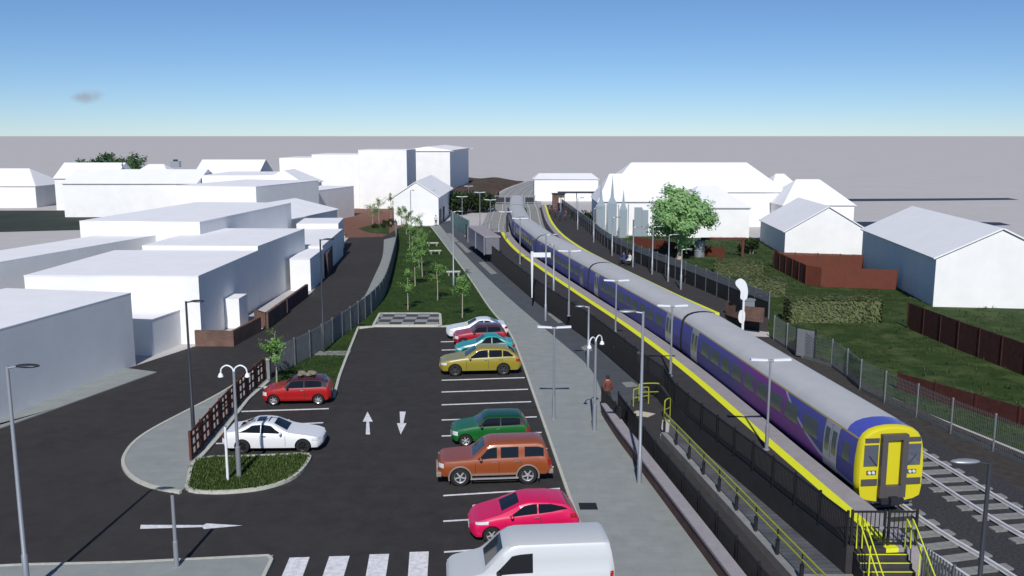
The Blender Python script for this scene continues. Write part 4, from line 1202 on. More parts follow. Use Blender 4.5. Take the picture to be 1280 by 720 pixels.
def coupe(label, px, py, paint, rz, L=4.55, W=1.80, roofm=None, rim='alloy', sunroof=None, tall=0.0, glassroof=False, blunt=0.0):
    k = L / 4.55; h = tall
    top = [(0, .58), (.08, .68), (.4, .78), (1.35, .93 + h * .4), (1.55, .97 + h * .4), (2.25, 1.34 + h), (2.6, 1.40 + h), (3.15, 1.385 + h), (3.85, 1.08 + h * .6), (4.05, 1.03 + h * .4), (4.4, 1.0 + h * .3), (4.5, .86), (4.55, .7)]
    belt = [(0, .5), (.08, .62), (.4, .73), (1.35, .86 + h * .3), (1.6, .90 + h * .3), (3.8, .98 + h * .3), (4.4, .93), (4.5, .8), (4.55, .6)]
    low = [(0, .34), (.15, .20), (4.3, .21), (4.5, .36), (4.55, .42)]
    S = lambda P: [(x * k, z) for x, z in P]
    car = Car(L, W, S(top), S(belt), S(low), hw_std(L, .82, .9), 0, .40)
    sides = [[(1.80 * k, .04, .18), (2.32 * k, .05, .90), (2.74 * k, .05, .94)], [(2.79 * k, .05, .94), (3.2 * k, .06, .90), (3.62 * k, .1, .45), (3.78 * k, .14, .2)]]
    return make_car(label, car, paint, spot(px, py, W, rz), rz, (.86 * k, 3.62 * k), .325, .22, rim, 5,
        ws=(1.62 * k, 2.22 * k), rw=(3.30 * k, 3.88 * k), sides=sides, head=[(.10 * k, .46 * k, .58, .70)], tail=[(4.3 * k, 4.53 * k, .72, .88)],
        seams=(1.66 * k, 2.80 * k), handles=(2.62 * k,), mirror=(1.86 * k,), trimlow=.25, sunroof=sunroof)
white = paintm('paint white', (.74, .75, .76))
coupe('white two door saloon with black wheels parked beside the planted bed', 340, 567, white, math.pi + R(2), rim='blackalloy', sunroof=(2.46, 3.05))
coupe('white low car at the head of the row, furthest from the van', 597, 424, white, BAY + R(1), L=4.4)
coupe('turquoise compact car squeezed behind the mustard estate', 607, 448, paintm('paint turquoise', (.012, .27, .26)), BAY, L=3.95, W=1.72, tall=.07)

def suv(label, px, py, paint, rz, L, W, top, belt, low, sides, ax, r, rim, spokes, ws, rw, trim=None, tail=None, tumble=.26, extra=None, seams=(), head=None, handles=()):
    car = Car(L, W, top, belt, low, hw_std(L, .88, .95), 0, tumble)
    return make_car(label, car, paint, spot(px, py, W, rz), rz, ax, r, .24, rim, spokes, ws=ws, rw=rw, sides=sides, head=head, tail=tail, seams=seams,
        handles=handles, mirror=(sides[0][0][0] + .12,), trimlow=.36, extra=extra)
# mustard estate / tall wagon
L = 4.95
suv('mustard yellow tall estate car parked behind the empty bays', 601, 470, paintm('paint mustard', (.27, .22, .022)), BAY, L, 1.95,
    [(0, .66), (.06, .80), (.3, .95), (1.25, 1.10), (1.5, 1.14), (2.25, 1.60), (2.6, 1.68), (3.7, 1.66), (4.2, 1.58), (4.55, 1.32), (4.78, 1.12), (4.9, .9), (L, .74)],
    [(0, .58), (.06, .72), (.3, .88), (1.25, 1.03), (1.6, 1.06), (4.2, 1.14), (4.6, 1.12), (4.85, .95), (L, .7)],
    [(0, .42), (.15, .28), (4.7, .28), (4.88, .42), (L, .5)],
    [[(1.72, .05, .20), (2.32, .06, .90), (2.92, .06, .93)], [(2.99, .06, .93), (3.78, .06, .92)], [(3.84, .06, .92), (4.15, .08, .84), (4.46, .16, .40)]],
    (.92, 3.86), .37, 'darkalloy', 5, (1.55, 2.22), (4.24, 4.60), head=[(.06, .42, .70, .84)], tail=[(4.62, 4.88, .86, 1.02)], seams=(1.62, 2.95, 3.8), handles=(2.8, 3.66))
# orange off-roader with pale lower trim
L = 4.75
def orange_extra(root, put, car):
    pale = mat('pale bronze trim', (.30, .24, .20), .5, .2)
    for s in (-1, 1):
        put(body_patch(car, 1.38, 3.30, .42, .54, s, .010, 6, 2), 'sill_trim', pale)
        for x in (.92, 3.74):
            mb = MB(); n = 16; P = []
            for k in range(n + 1):
                th = math.pi * (-.08 + 1.16 * k / n)
                P.append((x - .47 * math.cos(th), s * (car.W / 2 + .006), .39 + .47 * math.sin(th)))
            mb.tube(P, .035, 6); put(mb, 'arch_trim', pale, smooth=True)
        put(MB().box((2.35, s * (car.W / 2 + .02), .33), (2.0, .14, .05)), 'running_board', M['galv'], bevel=.012)
    put(MB().box((L - .02, 0, .52), (.2, 1.7, .2)), 'rear_bumper', pale, bevel=.03)
    put(MB().box((.04, 0, .50), (.22, 1.62, .2)), 'front_bumper', pale, bevel=.03)
suv('orange brown off-roader with large pale wheels between the green and pink cars', 619, 607, paintm('paint burnt orange', (.26, .062, .016), .32), BAY, L, 1.88,
    [(0, .80), (.05, .98), (.2, 1.08), (1.2, 1.15), (1.42, 1.17), (2.0, 1.68), (2.3, 1.78), (4.2, 1.78), (4.48, 1.70), (4.64, 1.20), (4.70, 1.05), (L, .8)],
    [(0, .72), (.05, .92), (.2, 1.02), (1.2, 1.08), (1.5, 1.10), (4.4, 1.14), (4.62, 1.08), (L, .7)],
    [(0, .52), (.15, .38), (4.5, .38), (4.66, .46), (L, .5)],
    [[(1.66, .05, .22), (2.08, .10, .84), (2.46, .10, .86)], [(2.62, .10, .86), (3.36, .10, .86)], [(3.62, .12, .84), (4.42, .12, .80)]],
    (.92, 3.74), .40, 'alloy', 5, (1.46, 1.97), (4.50, 4.62), head=[(.03, .24, .80, .98)], tail=[(4.58, 4.72, .80, 1.08)], tumble=.20, extra=orange_extra, seams=(1.55, 2.54, 3.46), handles=(2.36, 3.28))
# pink hatchback
L = 3.98; W = 1.76
top = [(0, .58), (.06, .70), (.3, .84), (.95, 1.02), (1.1, 1.06), (1.85, 1.40), (2.2, 1.46), (2.9, 1.43), (3.5, 1.34), (3.72, 1.08), (3.86, .95), (3.94, .8), (L, .66)]
belt = [(0, .5), (.06, .62), (.3, .76), (.95, .90), (1.2, .93), (3.4, 1.10), (3.7, 1.04), (3.88, .86), (L, .6)]
car = Car(L, W, top, belt, [(0, .36), (.15, .2), (3.7, .2), (3.9, .34), (L, .42)], hw_std(L, .80, .92), 0, .34)
make_car('bright pink hatchback parked beside the white van', car, paintm('paint pink', (.62, .006, .085)), spot(657, 678, W, R(6.5)), R(6.5), (.78, 3.26), .31, .2, 'alloy', 5,
    ws=(1.16, 1.80), rw=(3.52, 3.70), sides=[[(1.42, .04, .2), (1.95, .05, .86), (2.42, .05, .92)], [(2.47, .05, .92), (2.95, .07, .90), (3.34, .22, .68), (3.5, .36, .5)]],
    head=[(.20, .66, .72, .82)], tail=[(3.62, 3.84, .84, 1.0)], seams=(1.28, 2.52), handles=(2.4,), mirror=(1.50,), trimlow=.24, ws_m='glass')
# white van
L = 5.15; W = 1.95
def van_extra(root, put, car):
    for s in (-1, 1):
        put(body_patch(car, 2.98, 4.95, .62, .66, s, .006, 4, 1), 'rub_strip', M['trim'])
        put(body_patch(car, 2.96, 2.975, .40, 1.10, s, .004, 1, 4), 'panel_seam', M['trim'])
    put(MB().tube([(1.15, -.5, 1.22), (1.55, .1, 1.56)], .014, 5).tube([(1.12, .2, 1.22), (1.5, .72, 1.56)], .014, 5), 'wiper', M['trim'])
car = Car(L, W, [(0, .86), (.04, 1.02), (.2, 1.12), (.95, 1.27), (1.1, 1.31), (1.72, 1.95), (1.95, 2.08), (2.2, 2.13), (4.9, 2.13), (5.08, 2.05), (5.13, 1.4), (L, 1.0)],
    [(0, .78), (.04, .95), (.2, 1.03), (.95, 1.15), (1.2, 1.19), (5.0, 1.25), (5.12, 1.2), (L, .9)],
    [(0, .45), (.12, .3), (5.0, .3), (5.12, .42), (L, .5)], [(0, .70), (.05, .86), (.25, .94), (.8, .99), (1.5, 1), (4.9, 1), (5.08, .98), (L, .95)], 0, .13)
cp = G(664, 655, 2.1)
make_car('white panel van at the near end of the row of bays', car, paintm('van white', (.52, .54, .55), .4, .4), (cp.x - .1, cp.y - .75, 0), R(5), (.92, 4.05), .33, .22, 'alloy', 6,
    ws=(1.18, 1.72), sides=[[(1.50, .04, .26), (1.98, .05, .76), (2.62, .05, .80)]], head=[(.03, .28, .80, 1.0)], tail=[(5.0, 5.12, .8, 1.22)],
    seams=(1.42, 2.72), handles=(2.6,), mirror=(1.58, M['trim']), trimlow=.38, extra=van_extra, name='parked_van', cat='van')

# ================================================================== lamps
def t_lamp(label, p, h, z=0.0, arm=.85, group='twin headed lamps', rz=0.0, mat_='lampgrey'):
    root = thing('street_lamp', label, 'street lamp', (p.x, p.y, z), rz, group)
    MB().tube([(0, 0, 0), (0, 0, 1.1), (0, 0, 1.12), (0, 0, h)], [.085, .085, .058, .045], 10).build('pole', M[mat_], root, smooth=True)
    MB().lathe([(.15, 0), (.15, .03), (.09, .06)], (0, 0, 0), 'Z', 12).build('base', M[mat_], root)
    MB().box((0, 0, h), (.34, .12, .1)).build('bracket', M[mat_], root, bevel=.02)
    for s in (-1, 1):
        mb = MB(); P = [(.12, -.07, 0), (arm, -.12, .04), (arm, .12, .04), (.12, .07, 0)]
        mb.quad(*[(s * x, y, h + zz + .07) for x, y, zz in P]); mb.quad(*[(s * x, y, h + zz - .01) for x, y, zz in P])
        for i in range(4): j = (i + 1) % 4; mb.quad(*[(s * P[i][0], P[i][1], h + P[i][2] + .07), (s * P[j][0], P[j][1], h + P[j][2] + .07), (s * P[j][0], P[j][1], h + P[j][2] - .01), (s * P[i][0], P[i][1], h + P[i][2] - .01)])
        mb.build('lamp_head', M['lampwhite'], root)
    return root
def arm_lamp(label, p, h, z=0.0, side=1, arm=.9, group='single arm lamps', m='lampgrey', hm='lampgrey', rz=0.0, r=.07):
    root = thing('street_lamp', label, 'street lamp', (p.x, p.y, z), rz, group)
    MB().tube([(0, 0, 0), (0, 0, 1.3), (0, 0, 1.34), (0, 0, h)], [r * 1.4, r * 1.4, r, r * .75], 10).build('pole', M[m], root, smooth=True)
    MB().tube([(0, 0, h - .06), (side * arm * .4, 0, h)], .035, 8).build('arm', M[m], root)
    mb = MB(); mb.ball((side * arm * .66, 0, h + .01), 1, 14, 8, (arm * .40, .14, .065)); mb.build('lamp_head', M[hm], root, smooth=True)
    return root
def hook_lamp(label, p, h, z=0.0, rz=0.0, group='twin swan neck lamps'):
    root = thing('street_lamp', label, 'street lamp', (p.x, p.y, z), rz, group)
    MB().tube([(0, 0, 0), (0, 0, 1.3), (0, 0, 1.33), (0, 0, h - .25)], [.11, .11, .075, .06], 10).build('pole', M['lampgrey'], root, smooth=True)
    for s in (-1, 1):
        P = cr([(0, 0, h - .35), (s * .06, 0, h - .12), (s * .28, 0, h), (s * .5, 0, h - .12), (s * .56, 0, h - .36)], 6)
        a = MB().tube(P, .032, 8).build('arm', M['lampwhite'], root, smooth=True)
        MB().lathe([(.03, .1), (.075, .06), (.12, -.06), (.1, -.09), (0, -.1)], (s * .56, 0, h - .42), 'Z', 12).build('lamp_head', M['lampwhite'], root, smooth=50)
    return root
t_lamp('grey twin headed lamp standing alone on the light path beside the empty bays', G(692, 525), 4.75, .075)
hook_lamp('white twin swan neck lamp at the edge of the path near the man', G(743, 540), 4.75, .075, rz=.9)
hook_lamp('white twin swan neck lamp in the planted bed beside the white saloon', G(299, 598), 4.85, .1)
arm_lamp('tall thin lamp with its arm pointing left at the brick wall beside the ramp', G(799, 606), 7.3, .075, -1, 1.0)
t_lamp('grey twin headed lamp on the platform nearest the train front', G(958, 562, 1), 3.95, 1)
t_lamp('grey twin headed lamp on the platform beside the first coach joint', G(838, 470, 1), 4.0, 1)
t_lamp('grey twin headed lamp on the platform beside the second coach', G(769, 434, 1), 4.3, 1, arm=.8)
arm_lamp('grey platform lamp with one arm beside the dark footpath', G(735, 461), 3.9, .075, -1, .8)
t_lamp('grey twin headed lamp on the platform beside the third coach', G(711, 395, 1), 4.9, 1)
arm_lamp('tall grey lamp on the dark footpath past the pale patches', G(682, 402), 6.8, .075, 1, 1.1)
arm_lamp('grey lamp on the platform edge beside the fourth coach', G(692, 366, 1), 4.2, 1, -1, .8)
t_lamp('grey twin headed lamp beyond the platform sign', G(650, 330, 1), 4.8, 1)
arm_lamp('slim lamp on the light path beside the last bench', G(567, 358), 7.2, .075, 1, 1.0)
arm_lamp('slim lamp by the wall of the gable fronted building', G(537, 279), 5.4, .07, 1, .9)
arm_lamp('tall slim lamp rising in front of the gable fronted building', G(514, 292), 6.4, .05, 1, .6)
for (x, y, h, lab) in ((632, 309, 4.6, 'twin headed lamp at the far end of the left platform'), (613, 292, 5.0, 'twin headed lamp past the end of the left platform'),
                  (600, 285, 5.6, 'twin headed lamp in front of the dark bushes'), (578, 286, 5.0, 'twin headed lamp beside the teal hoarding'), (586, 262, 4.6, 'twin headed lamp far off beside the embankment')):
    t_lamp(lab, G(x, y), h, 0)
for (x, y, h, lab) in ((815, 343, 4.7, 'slim lamp on the right platform left of the round tree'), (835, 352, 4.4, 'slim lamp on the right platform in front of the round tree trunk'), (851, 362, 3.6, 'slim lamp on the right platform nearest its end'),
                  (791, 334, 4.2, 'slim lamp on the right platform beside the seated passengers'), (765, 320, 4.4, 'slim lamp on the right platform by the bend in the screen fence'),
                  (742, 303, 4.4, 'slim lamp on the right platform beyond the seated passengers'), (722, 287, 4.6, 'slim lamp on the right platform close to the standing passengers')):
    arm_lamp(lab, G(x, y, 1), h, 1, 1, .9)
arm_lamp('grey street lamp at the left picture edge', Vector((-15.35, 27.2)), 7.4, .1, 1, .95, m='lampgrey', hm='darksteel')
arm_lamp('dark street lamp behind the timber lattice fence on the pavement island', G(242, 540), 6.45, .1, 1, .85, m='darksteel', hm='darksteel')
arm_lamp('dark street lamp on the pale pad in the grass strip', G(405, 441), 7.6, .08, 1, .9, m='darksteel', hm='darksteel')
arm_lamp('grey lamp with its arm pointing left at the bottom right corner', Vector((12.72, 23.4)), 5.85, 0, -1, 1.0, hm='lampgrey', m='darksteel')
sp_ = thing('pavement_post', 'plain grey post standing on the near pavement by the crossing', 'post', (*G(221, 708, .1), .1))
MB().tube([(0, 0, 0), (0, 0, .9), (0, 0, .92), (0, 0, 2.55)], [.085, .085, .065, .06], 10).build('pole', M['lampgrey'], sp_, smooth=True); MB().lathe([(.06, 0), (.075, .02), (0, .07)], (0, 0, 2.55), 'Z', 10).build('cap', M['darksteel'], sp_)
pp = thing('white_post', 'plain white post standing in the planted bed', 'post', (*G(285, 603), .1))
MB().tube([(0, 0, 0), (0, 0, 2.35)], [.06, .055], 10).build('pole', M['lampwhite'], pp, smooth=True); MB().lathe([(.06, 0), (.07, .02), (0, .06)], (0, 0, 2.35), 'Z', 10).build('cap', M['lampgrey'], pp)
# sign, signal, help point, bins
sg = thing('platform_sign', 'white platform sign on a tapered white post', 'sign', (*G(665, 372, 1), 1))
MB().tube([(0, 0, 0), (0, 0, 3.9)], [.05, .13], 10).build('post', M['lampwhite'], sg); MB().box((.8, 0, 3.6), (1.5, .1, .42)).build('board', M['lampwhite'], sg, bevel=.02); MB().box((.8, -.06, 3.42), (1.4, .02, .05)).build('stripe', M['lampgrey'], sg)
si = thing('railway_signal', 'white backed railway signal on a post beyond the train', 'signal', (*G(928, 415, 0.2), .1), -.25)
MB().tube([(0, 0, 0), (0, 0, 3.0)], [.10, .08], 10).build('post', M['lampwhite'], si)
def silhouette(P, y0, y1):
    mb = MB(); n = len(P)
    mb.quad(*[(x, y0, z) for x, z in P]); mb.quad(*[(x, y1, z) for x, z in reversed(P)])
    for i in range(n): j = (i + 1) % n; mb.quad((P[i][0], y0, P[i][1]), (P[j][0], y0, P[j][1]), (P[j][0], y1, P[j][1]), (P[i][0], y1, P[i][1]))
    return mb
silhouette(cr([(-.36, 4.05), (-.62, 3.85), (-.58, 3.55), (-.26, 3.15), (-.24, 2.62), (0, 2.5), (.22, 2.62), (.27, 3.2), (.12, 3.75), (-.12, 4.0)], 4, True), -.06, .06).build('signal_head', M['lampwhite'], si)
silhouette(cr([(-.22, 1.7), (-.34, 1.2), (-.2, .8), (.1, .85), (.12, 1.6)], 4, True), -.05, .05).build('number_board', M['lampwhite'], si)
MB().lathe([(.0, 0), (.13, 0), (.13, .2), (.11, .2), (.11, .02)], (0, .06, 3.0), 'Y', 14).build('lamp_hood', M['trim'], si)
hp = thing('bollard_lamp', 'short post with a white ball lamp beside the platform fence', 'bollard lamp', (*G(798, 472), .07))
MB().tube([(0, 0, 0), (0, 0, 1.35)], .05, 10).build('post', M['lampgrey'], hp); MB().ball((0, 0, 1.45), .14, 12, 8).build('globe', M['lampwhite'], hp, smooth=True)
# bicycle leaning by the ramp head
def bicycle(label, p, z, rz):
    root = thing('bicycle', label, 'bicycle', (p.x, p.y, z), rz)
    for x in (-.52, .52):
        w = empty('wheel', (x, 0, .34), 0, root)
        pts = [(.32 * math.cos(a * math.pi / 10), 0, .32 * math.sin(a * math.pi / 10)) for a in range(21)]
        MB().tube(pts, .022, 6, caps=False).build('tyre', M['tyre'], w)
        mb = MB()
        for k in range(8): a = math.pi * k / 4; mb.tube([(0, 0, 0), (.31 * math.cos(a), 0, .31 * math.sin(a))], .004, 4)
        mb.build('spokes', M['alloy'], w)
    mb = MB()
    A, B, C_, D = (-.52, 0, .34), (-.08, 0, .30), (-.2, 0, .82), (.36, 0, .84)
    for a, b in ((A, B), (A, C_), (B, C_), (C_, D), (B, D), (D, (.52, 0, .34))): mb.tube([a, b], .018, 6)
    mb.build('frame', M['alloy'], root)
    MB().ball((-.21, 0, .9), .1, 8, 5, (1.3, .7, .35)).build('saddle', M['trim'], root)
    MB().tube([(.30, -.26, .98), (.36, 0, 1.0), (.30, .26, .98)], .014, 6).tube([(.36, 0, .84), (.36, 0, 1.0)], .014, 6).build('handlebar', M['alloy'], root)
bicycle('silver bicycle leaning on the black platform fence', G(789, 466), .07, 2.25)
for (x, y, lab) in ((567, 345, 'pale stone bench at the grass edge under the slim path lamp'), (544, 318, 'pale stone bench at the grass edge in the middle of the lawn'), (541, 308, 'pale stone bench at the grass edge nearest the gable fronted building')):
    bn = thing('stone_bench', lab, 'bench', (*G(x, y), .05), .1, 'stone benches along the path')
    MB().box((0, 0, .42), (1.5, .5, .12)).build('seat', M['kerb'], bn, bevel=.015)
    for s in (-1, 1): MB().box((s * .5, 0, .18), (.18, .42, .36)).build('leg', M['concrete'], bn)
roofu = thing('roof_unit', 'small dark and white roof plant on the skyline', 'roof plant', (-67.6, 186.5, 8.2))
MB().box((0, 0, .6), (1.8, 1.2, 1.2)).build('casing', M['lampgrey'], roofu); MB().lathe([(0, 0), (.45, 0), (.45, .35), (0, .36)], (0, 0, 1.2), 'Z', 14).build('fan', M['darksteel'], roofu)
ms = thing('mast', 'dark lattice mast rising behind the long hall', 'mast', (-76.2, 181.5, 0))
MB().tube([(0, 0, 0), (0, 0, 10.0)], [.3, .06], 6).build('pole', M['darksteel'], ms)
for z in (7.2, 8.0, 8.8): MB().box((0, 0, z), (1.0 - (z - 7) * .25, .16, .16)).build('crossarm', M['darksteel'], ms)

# ================================================================== trees and planting
def leafmat(name, dark, light):
    if name in MATS: return MATS[name]
    m = bpy.data.materials.new(name); m.use_nodes = True; nt = m.node_tree; b = nt.nodes['Principled BSDF']
    b.inputs['Roughness'].default_value = .6
    g = nt.nodes.new('ShaderNodeNewGeometry'); r = nt.nodes.new('ShaderNodeValToRGB')
    r.color_ramp.elements[0].color = (*dark, 1); r.color_ramp.elements[1].color = (*light, 1)
    nt.links.new(g.outputs['Random Per Island'], r.inputs['Fac']); nt.links.new(r.outputs['Color'], b.inputs['Base Color'])
    tr = nt.nodes.new('ShaderNodeBsdfTranslucent'); nt.links.new(r.outputs['Color'], tr.inputs['Color'])
    mx = nt.nodes.new('ShaderNodeMixShader'); mx.inputs[0].default_value = .42
    nt.links.new(b.outputs[0], mx.inputs[1]); nt.links.new(tr.outputs[0], mx.inputs[2]); nt.links.new(mx.outputs[0], nt.nodes['Material Output'].inputs['Surface'])
    MATS[name] = m; return m
LEAF = leafmat('fresh leaves', (.12, .27, .05), (.24, .42, .11)); BIGLEAF = leafmat('bright leaves', (.25, .46, .17), (.40, .60, .27)); DARKLEAF = leafmat('dark leaves', (.018, .045, .012), (.05, .085, .025))
HEDGE = leafmat('hedge leaves', (.12, .15, .06), (.15, .18, .08))
def leaf(mb, p, s, rnd, out=None):
    a = Vector((rnd.gauss(0, 1), rnd.gauss(0, 1), rnd.gauss(0, 1))).normalized()
    if out is not None: a = (a * .6 + out.normalized() + Vector((0, 0, .25))).normalized()   # foliage turns its face outwards
    b = a.orthogonal().normalized() * s * .5; c = a.cross(b).normalized() * s * .8
    mb.quad(p - c, p + b * .9, p + c, p - b * .9)
def sapling(label, p, h, seed, z=.05, name='sapling', group='young trees on the lawn', lean=.0, crown=.5, dense=1.0):
    rnd = random.Random(seed); root = thing(name, label, 'tree', (p.x, p.y, z), rnd.uniform(0, 6), group)
    top = Vector((rnd.uniform(-.15, .15), rnd.uniform(-.15, .15), h * .94))
    pts = cr([(0, 0, 0), (rnd.uniform(-.04, .04), rnd.uniform(-.04, .04), h * .35), (rnd.uniform(-.08, .08), 0, h * .65), tuple(top)], 4)
    mb = MB().tube(pts, [.055 - .045 * i / (len(pts) - 1) for i in range(len(pts))], 7); cl = MB()
    for k in range(int(13 * dense)):
        f = rnd.uniform(.42, .97); b0 = pts[min(len(pts) - 1, int(f * (len(pts) - 1)))]; a = rnd.uniform(0, 6.28); ln = h * crown * .36 * (1.15 - abs(f - .62) * 1.5) * rnd.uniform(.5, 1.15)
        e = b0 + Vector((math.cos(a) * ln, math.sin(a) * ln, ln * rnd.uniform(.25, .9)))
        mb.tube([b0, (b0 + e) / 2 + Vector((0, 0, .04)), e], [.016, .011, .005], 4)
        for q in range(int(52 * dense)):
            t = rnd.uniform(.3, 1.12); leaf(cl, b0.lerp(e, t) + Vector((rnd.gauss(0, .13), rnd.gauss(0, .13), rnd.gauss(0, .12))), rnd.uniform(.07, .13), rnd, e - b0)
    mb.build('trunk', M['bark'], root, smooth=True); cl.build('crown', LEAF, root, fix=False)
    return root
for i, (x, y, h, lab) in enumerate(((510, 388, 3.6, 'young tree on the lawn nearest the block paved strip'), (578, 398, 3.7, 'young tree on the lawn beside the light path behind the white car'), (547, 376, 3.7, 'young tree in the middle of the near lawn'),
        (519, 358, 4.0, 'slender young tree in the left row of the lawn'), (528, 347, 4.2, 'slender young tree in the dense part of the lawn row'), (524, 336, 4.2, 'young tree halfway up the lawn in front of the dense row'),
        (516, 326, 4.2, 'young tree with its trunk hidden in the dense lawn row'), (528, 319, 4.2, 'young tree leaning towards the path in the dense lawn row'), (512, 311, 4.2, 'young tree near the far end of the lawn row'), (522, 302, 4.0, 'young tree near the bench at the far end of the lawn'),
        (508, 293, 4.3, 'furthest young tree on the lawn next to the palisade fence'))):
    sapling(lab, G(x, y), h, 20 + i, crown=.62 if h > 4.05 else .55, dense=1.15 if h > 4.05 else 1.0)
sapling('young tree with a loose crown in the grass strip behind the red hatchback', G(346, 480), 3.35, 50, .055, group='young trees on the lawn', crown=.8, dense=1.1)
for i, (x, y, h, lab) in enumerate(((466, 283, 3.6, 'small tree on the red plaza beside the green patch'), (474, 279, 4.0, 'small tree at the back of the red plaza'), (489, 276, 4.6, 'small tree on the plaza edge nearest the palisade fence'), (502, 284, 3.4, 'small tree between the plaza and the end of the lawn'))):
    sapling(lab, G(x, y), h, 70 + i, 0, 'plaza_tree', 'small trees on the plaza', crown=1.0, dense=1.1)
# round tree
def big_tree(label, p, h, rad, seed, leafm, z=0.0, name='round_tree', n=13000, ls=.24, trunk_h=.24, bark='treebark'):
    rnd = random.Random(seed); root = thing(name, label, 'tree', (p.x, p.y, z))
    mb = MB(); cl = MB(); fork = h * trunk_h
    mb.tube([(0, 0, -.1), (.03, 0, fork * .5), (0, 0, fork)], [.34, .25, .26], 10)
    C = Vector((0, 0, h - rad * .98)); clumps = []
    for k in range(9):
        a = k * 2.4 + rnd.uniform(-.3, .3); el = rnd.uniform(.35, 1.35); L = rad * rnd.uniform(.6, .95)
        e = C + Vector((math.cos(a) * math.cos(el) * L, math.sin(a) * math.cos(el) * L, math.sin(el) * L * .8 - rad * .25)); m1 = Vector((0, 0, fork)).lerp(e, .45) + Vector((math.cos(a) * .35, math.sin(a) * .35, -.1))
        mb.tube(cr([(0, 0, fork - .1), m1, e], 4), [.17 - .15 * i / 8 for i in range(9)], 7)
        for q in range(3):
            b0 = m1.lerp(e, rnd.uniform(.1, .8)); e2 = b0 + Vector((rnd.gauss(0, 1), rnd.gauss(0, 1), rnd.uniform(.1, 1.1))).normalized() * rad * .5
            mb.tube([b0, (b0 + e2) / 2 + Vector((0, 0, .08)), e2], [.05, .035, .012], 5)
    for k in range(64):
        d = Vector((rnd.gauss(0, 1), rnd.gauss(0, 1), rnd.gauss(.15, 1))).normalized() * rad * rnd.uniform(.35, .96)
        d.z = max(d.z * .9, -rad * .72); clumps.append((C + d, rad * rnd.uniform(.16, .30)))
    for k in range(n):
        c, r = clumps[k % len(clumps)]; d = Vector((rnd.gauss(0, 1), rnd.gauss(0, 1), rnd.gauss(0, .8))).normalized() * r * rnd.uniform(.3, 1.12)
        leaf(cl, c + d, ls * rnd.uniform(.6, 1.3), rnd, d.normalized() + (c - C).normalized() * .6)
    mb.build('trunk', M[bark], root, smooth=True); cl.build('crown', leafm, root, fix=False); return root
big_tree('large round green tree with a pale forked trunk behind the right platform', G(849, 324), 9.3, 4.25, 5, BIGLEAF, n=16000)
def bush(label, p, w, d, h, seed, leafm, n=1500, name='bush', group=None, z=0, ls=.2):
    rnd = random.Random(seed); root = thing(name, label, 'bush', (p.x, p.y, z), 0, group); cl = MB(); mb = MB()
    cs = [(Vector((rnd.uniform(-.5, .5) * w, rnd.uniform(-.5, .5) * d, rnd.uniform(.25, .75) * h)), rnd.uniform(.22, .36) * h) for k in range(max(8, int(w * 4)))]
    for c, r in cs[::2]: mb.tube([(c.x * .5, c.y * .5, -.05), tuple(c)], [.05, .015], 5)
    for k in range(n):
        c, r = cs[k % len(cs)]; leaf(cl, c + Vector((rnd.gauss(0, 1), rnd.gauss(0, 1), rnd.gauss(0, 1))).normalized() * r * rnd.uniform(.4, 1.1), ls * rnd.uniform(.6, 1.3), rnd)
    mb.build('stem', M['treebark'], root); cl.build('foliage', leafm, root, fix=False); return root
big_tree('left of the two dark green tree crowns above the far left roofs', Vector((-87.5, 197)), 11.6, 4.6, 8, leafmat('far leaves', (.06, .13, .045), (.09, .18, .06)), name='broad_tree', n=3500, ls=.4)
big_tree('right of the two dark green tree crowns above the far left roofs', Vector((-81.0, 196.5)), 11.0, 4.4, 9, leafmat('far leaves', (.06, .13, .045), (.09, .18, .06)), name='broad_tree', n=3500, ls=.4)
for i, (x, y, w, h, lab) in enumerate(((562, 268, 7, 4.4, 'dark bush beside the gable fronted building'), (577, 266, 8, 4.2, 'dark bush in the middle of the row before the embankment'), (592, 265, 7, 3.6, 'dark bush nearest the brick retaining wall'))):
    bush(lab, G(x, y), w, 5, h, 90 + i, DARKLEAF, 2600, group='dark bushes before the embankment', ls=.34)
for i, (x, y, w, h, lab) in enumerate(((478, 285, 3.0, .8, 'low shrub bed on the red plaza'), (490, 281, 3.2, 1.0, 'low shrubs at the edge of the plaza beside the lawn'))):
    bush(lab, G(x, y), w, 2, h, 120 + i, DARKLEAF, 900, name='shrub', ls=.16)
for i, (x, y, w, h, lab) in enumerate(((735, 282, 5, 2.6, 'dark shrub behind the far screen fence'), (752, 288, 4.5, 3.0, 'dark shrub below the pale spikes'), (938, 317, 1.6, 1.6, 'small dark shrub against the gabled garden house'))):
    bush(lab, G(x, y), w, 3, h, 130 + i, DARKLEAF, 1500, group='dark shrubs behind the right platform', ls=.24)
def hedge(label, corners, h, seed):
    rnd = random.Random(seed); c = sum(corners, Vector((0, 0))) / 4; root = thing('hedge', label, 'hedge', (c.x, c.y, 0), 0, 'clipped garden hedges')
    q = [p - c for p in corners]; cl = MB(); n = 6500
    MB().prism([p * .97 for p in q], -.05, h * .97).build('core', mat('hedge core', (.11, .135, .055), .95, noise_amt=.2, noise_scale=3), root)
    for k in range(n):
        f = rnd.random(); u, v = rnd.random(), rnd.random()
        if f < .4: z = h; 
        else:
            z = rnd.uniform(0.02, h)
            if rnd.random() < .5: u = rnd.choice((0, 1))
            else: v = rnd.choice((0, 1))
        p = q[0].lerp(q[1], u).lerp(q[3].lerp(q[2], u), v); od = Vector((0, 0, 1)) if f < .4 else Vector((p.x * (.2 if v in (0, 1) else 1), p.y * (1 if v in (0, 1) else .2), .2))
        leaf(cl, Vector((p.x + rnd.gauss(0, .05), p.y + rnd.gauss(0, .05), z + rnd.gauss(0, .06))), rnd.uniform(.12, .2), rnd, od)
    cl.build('foliage', HEDGE, root, fix=False); return root
def rect_px(a, b, d): A, B = G(*a), G(*b); return rect(A, B, d)
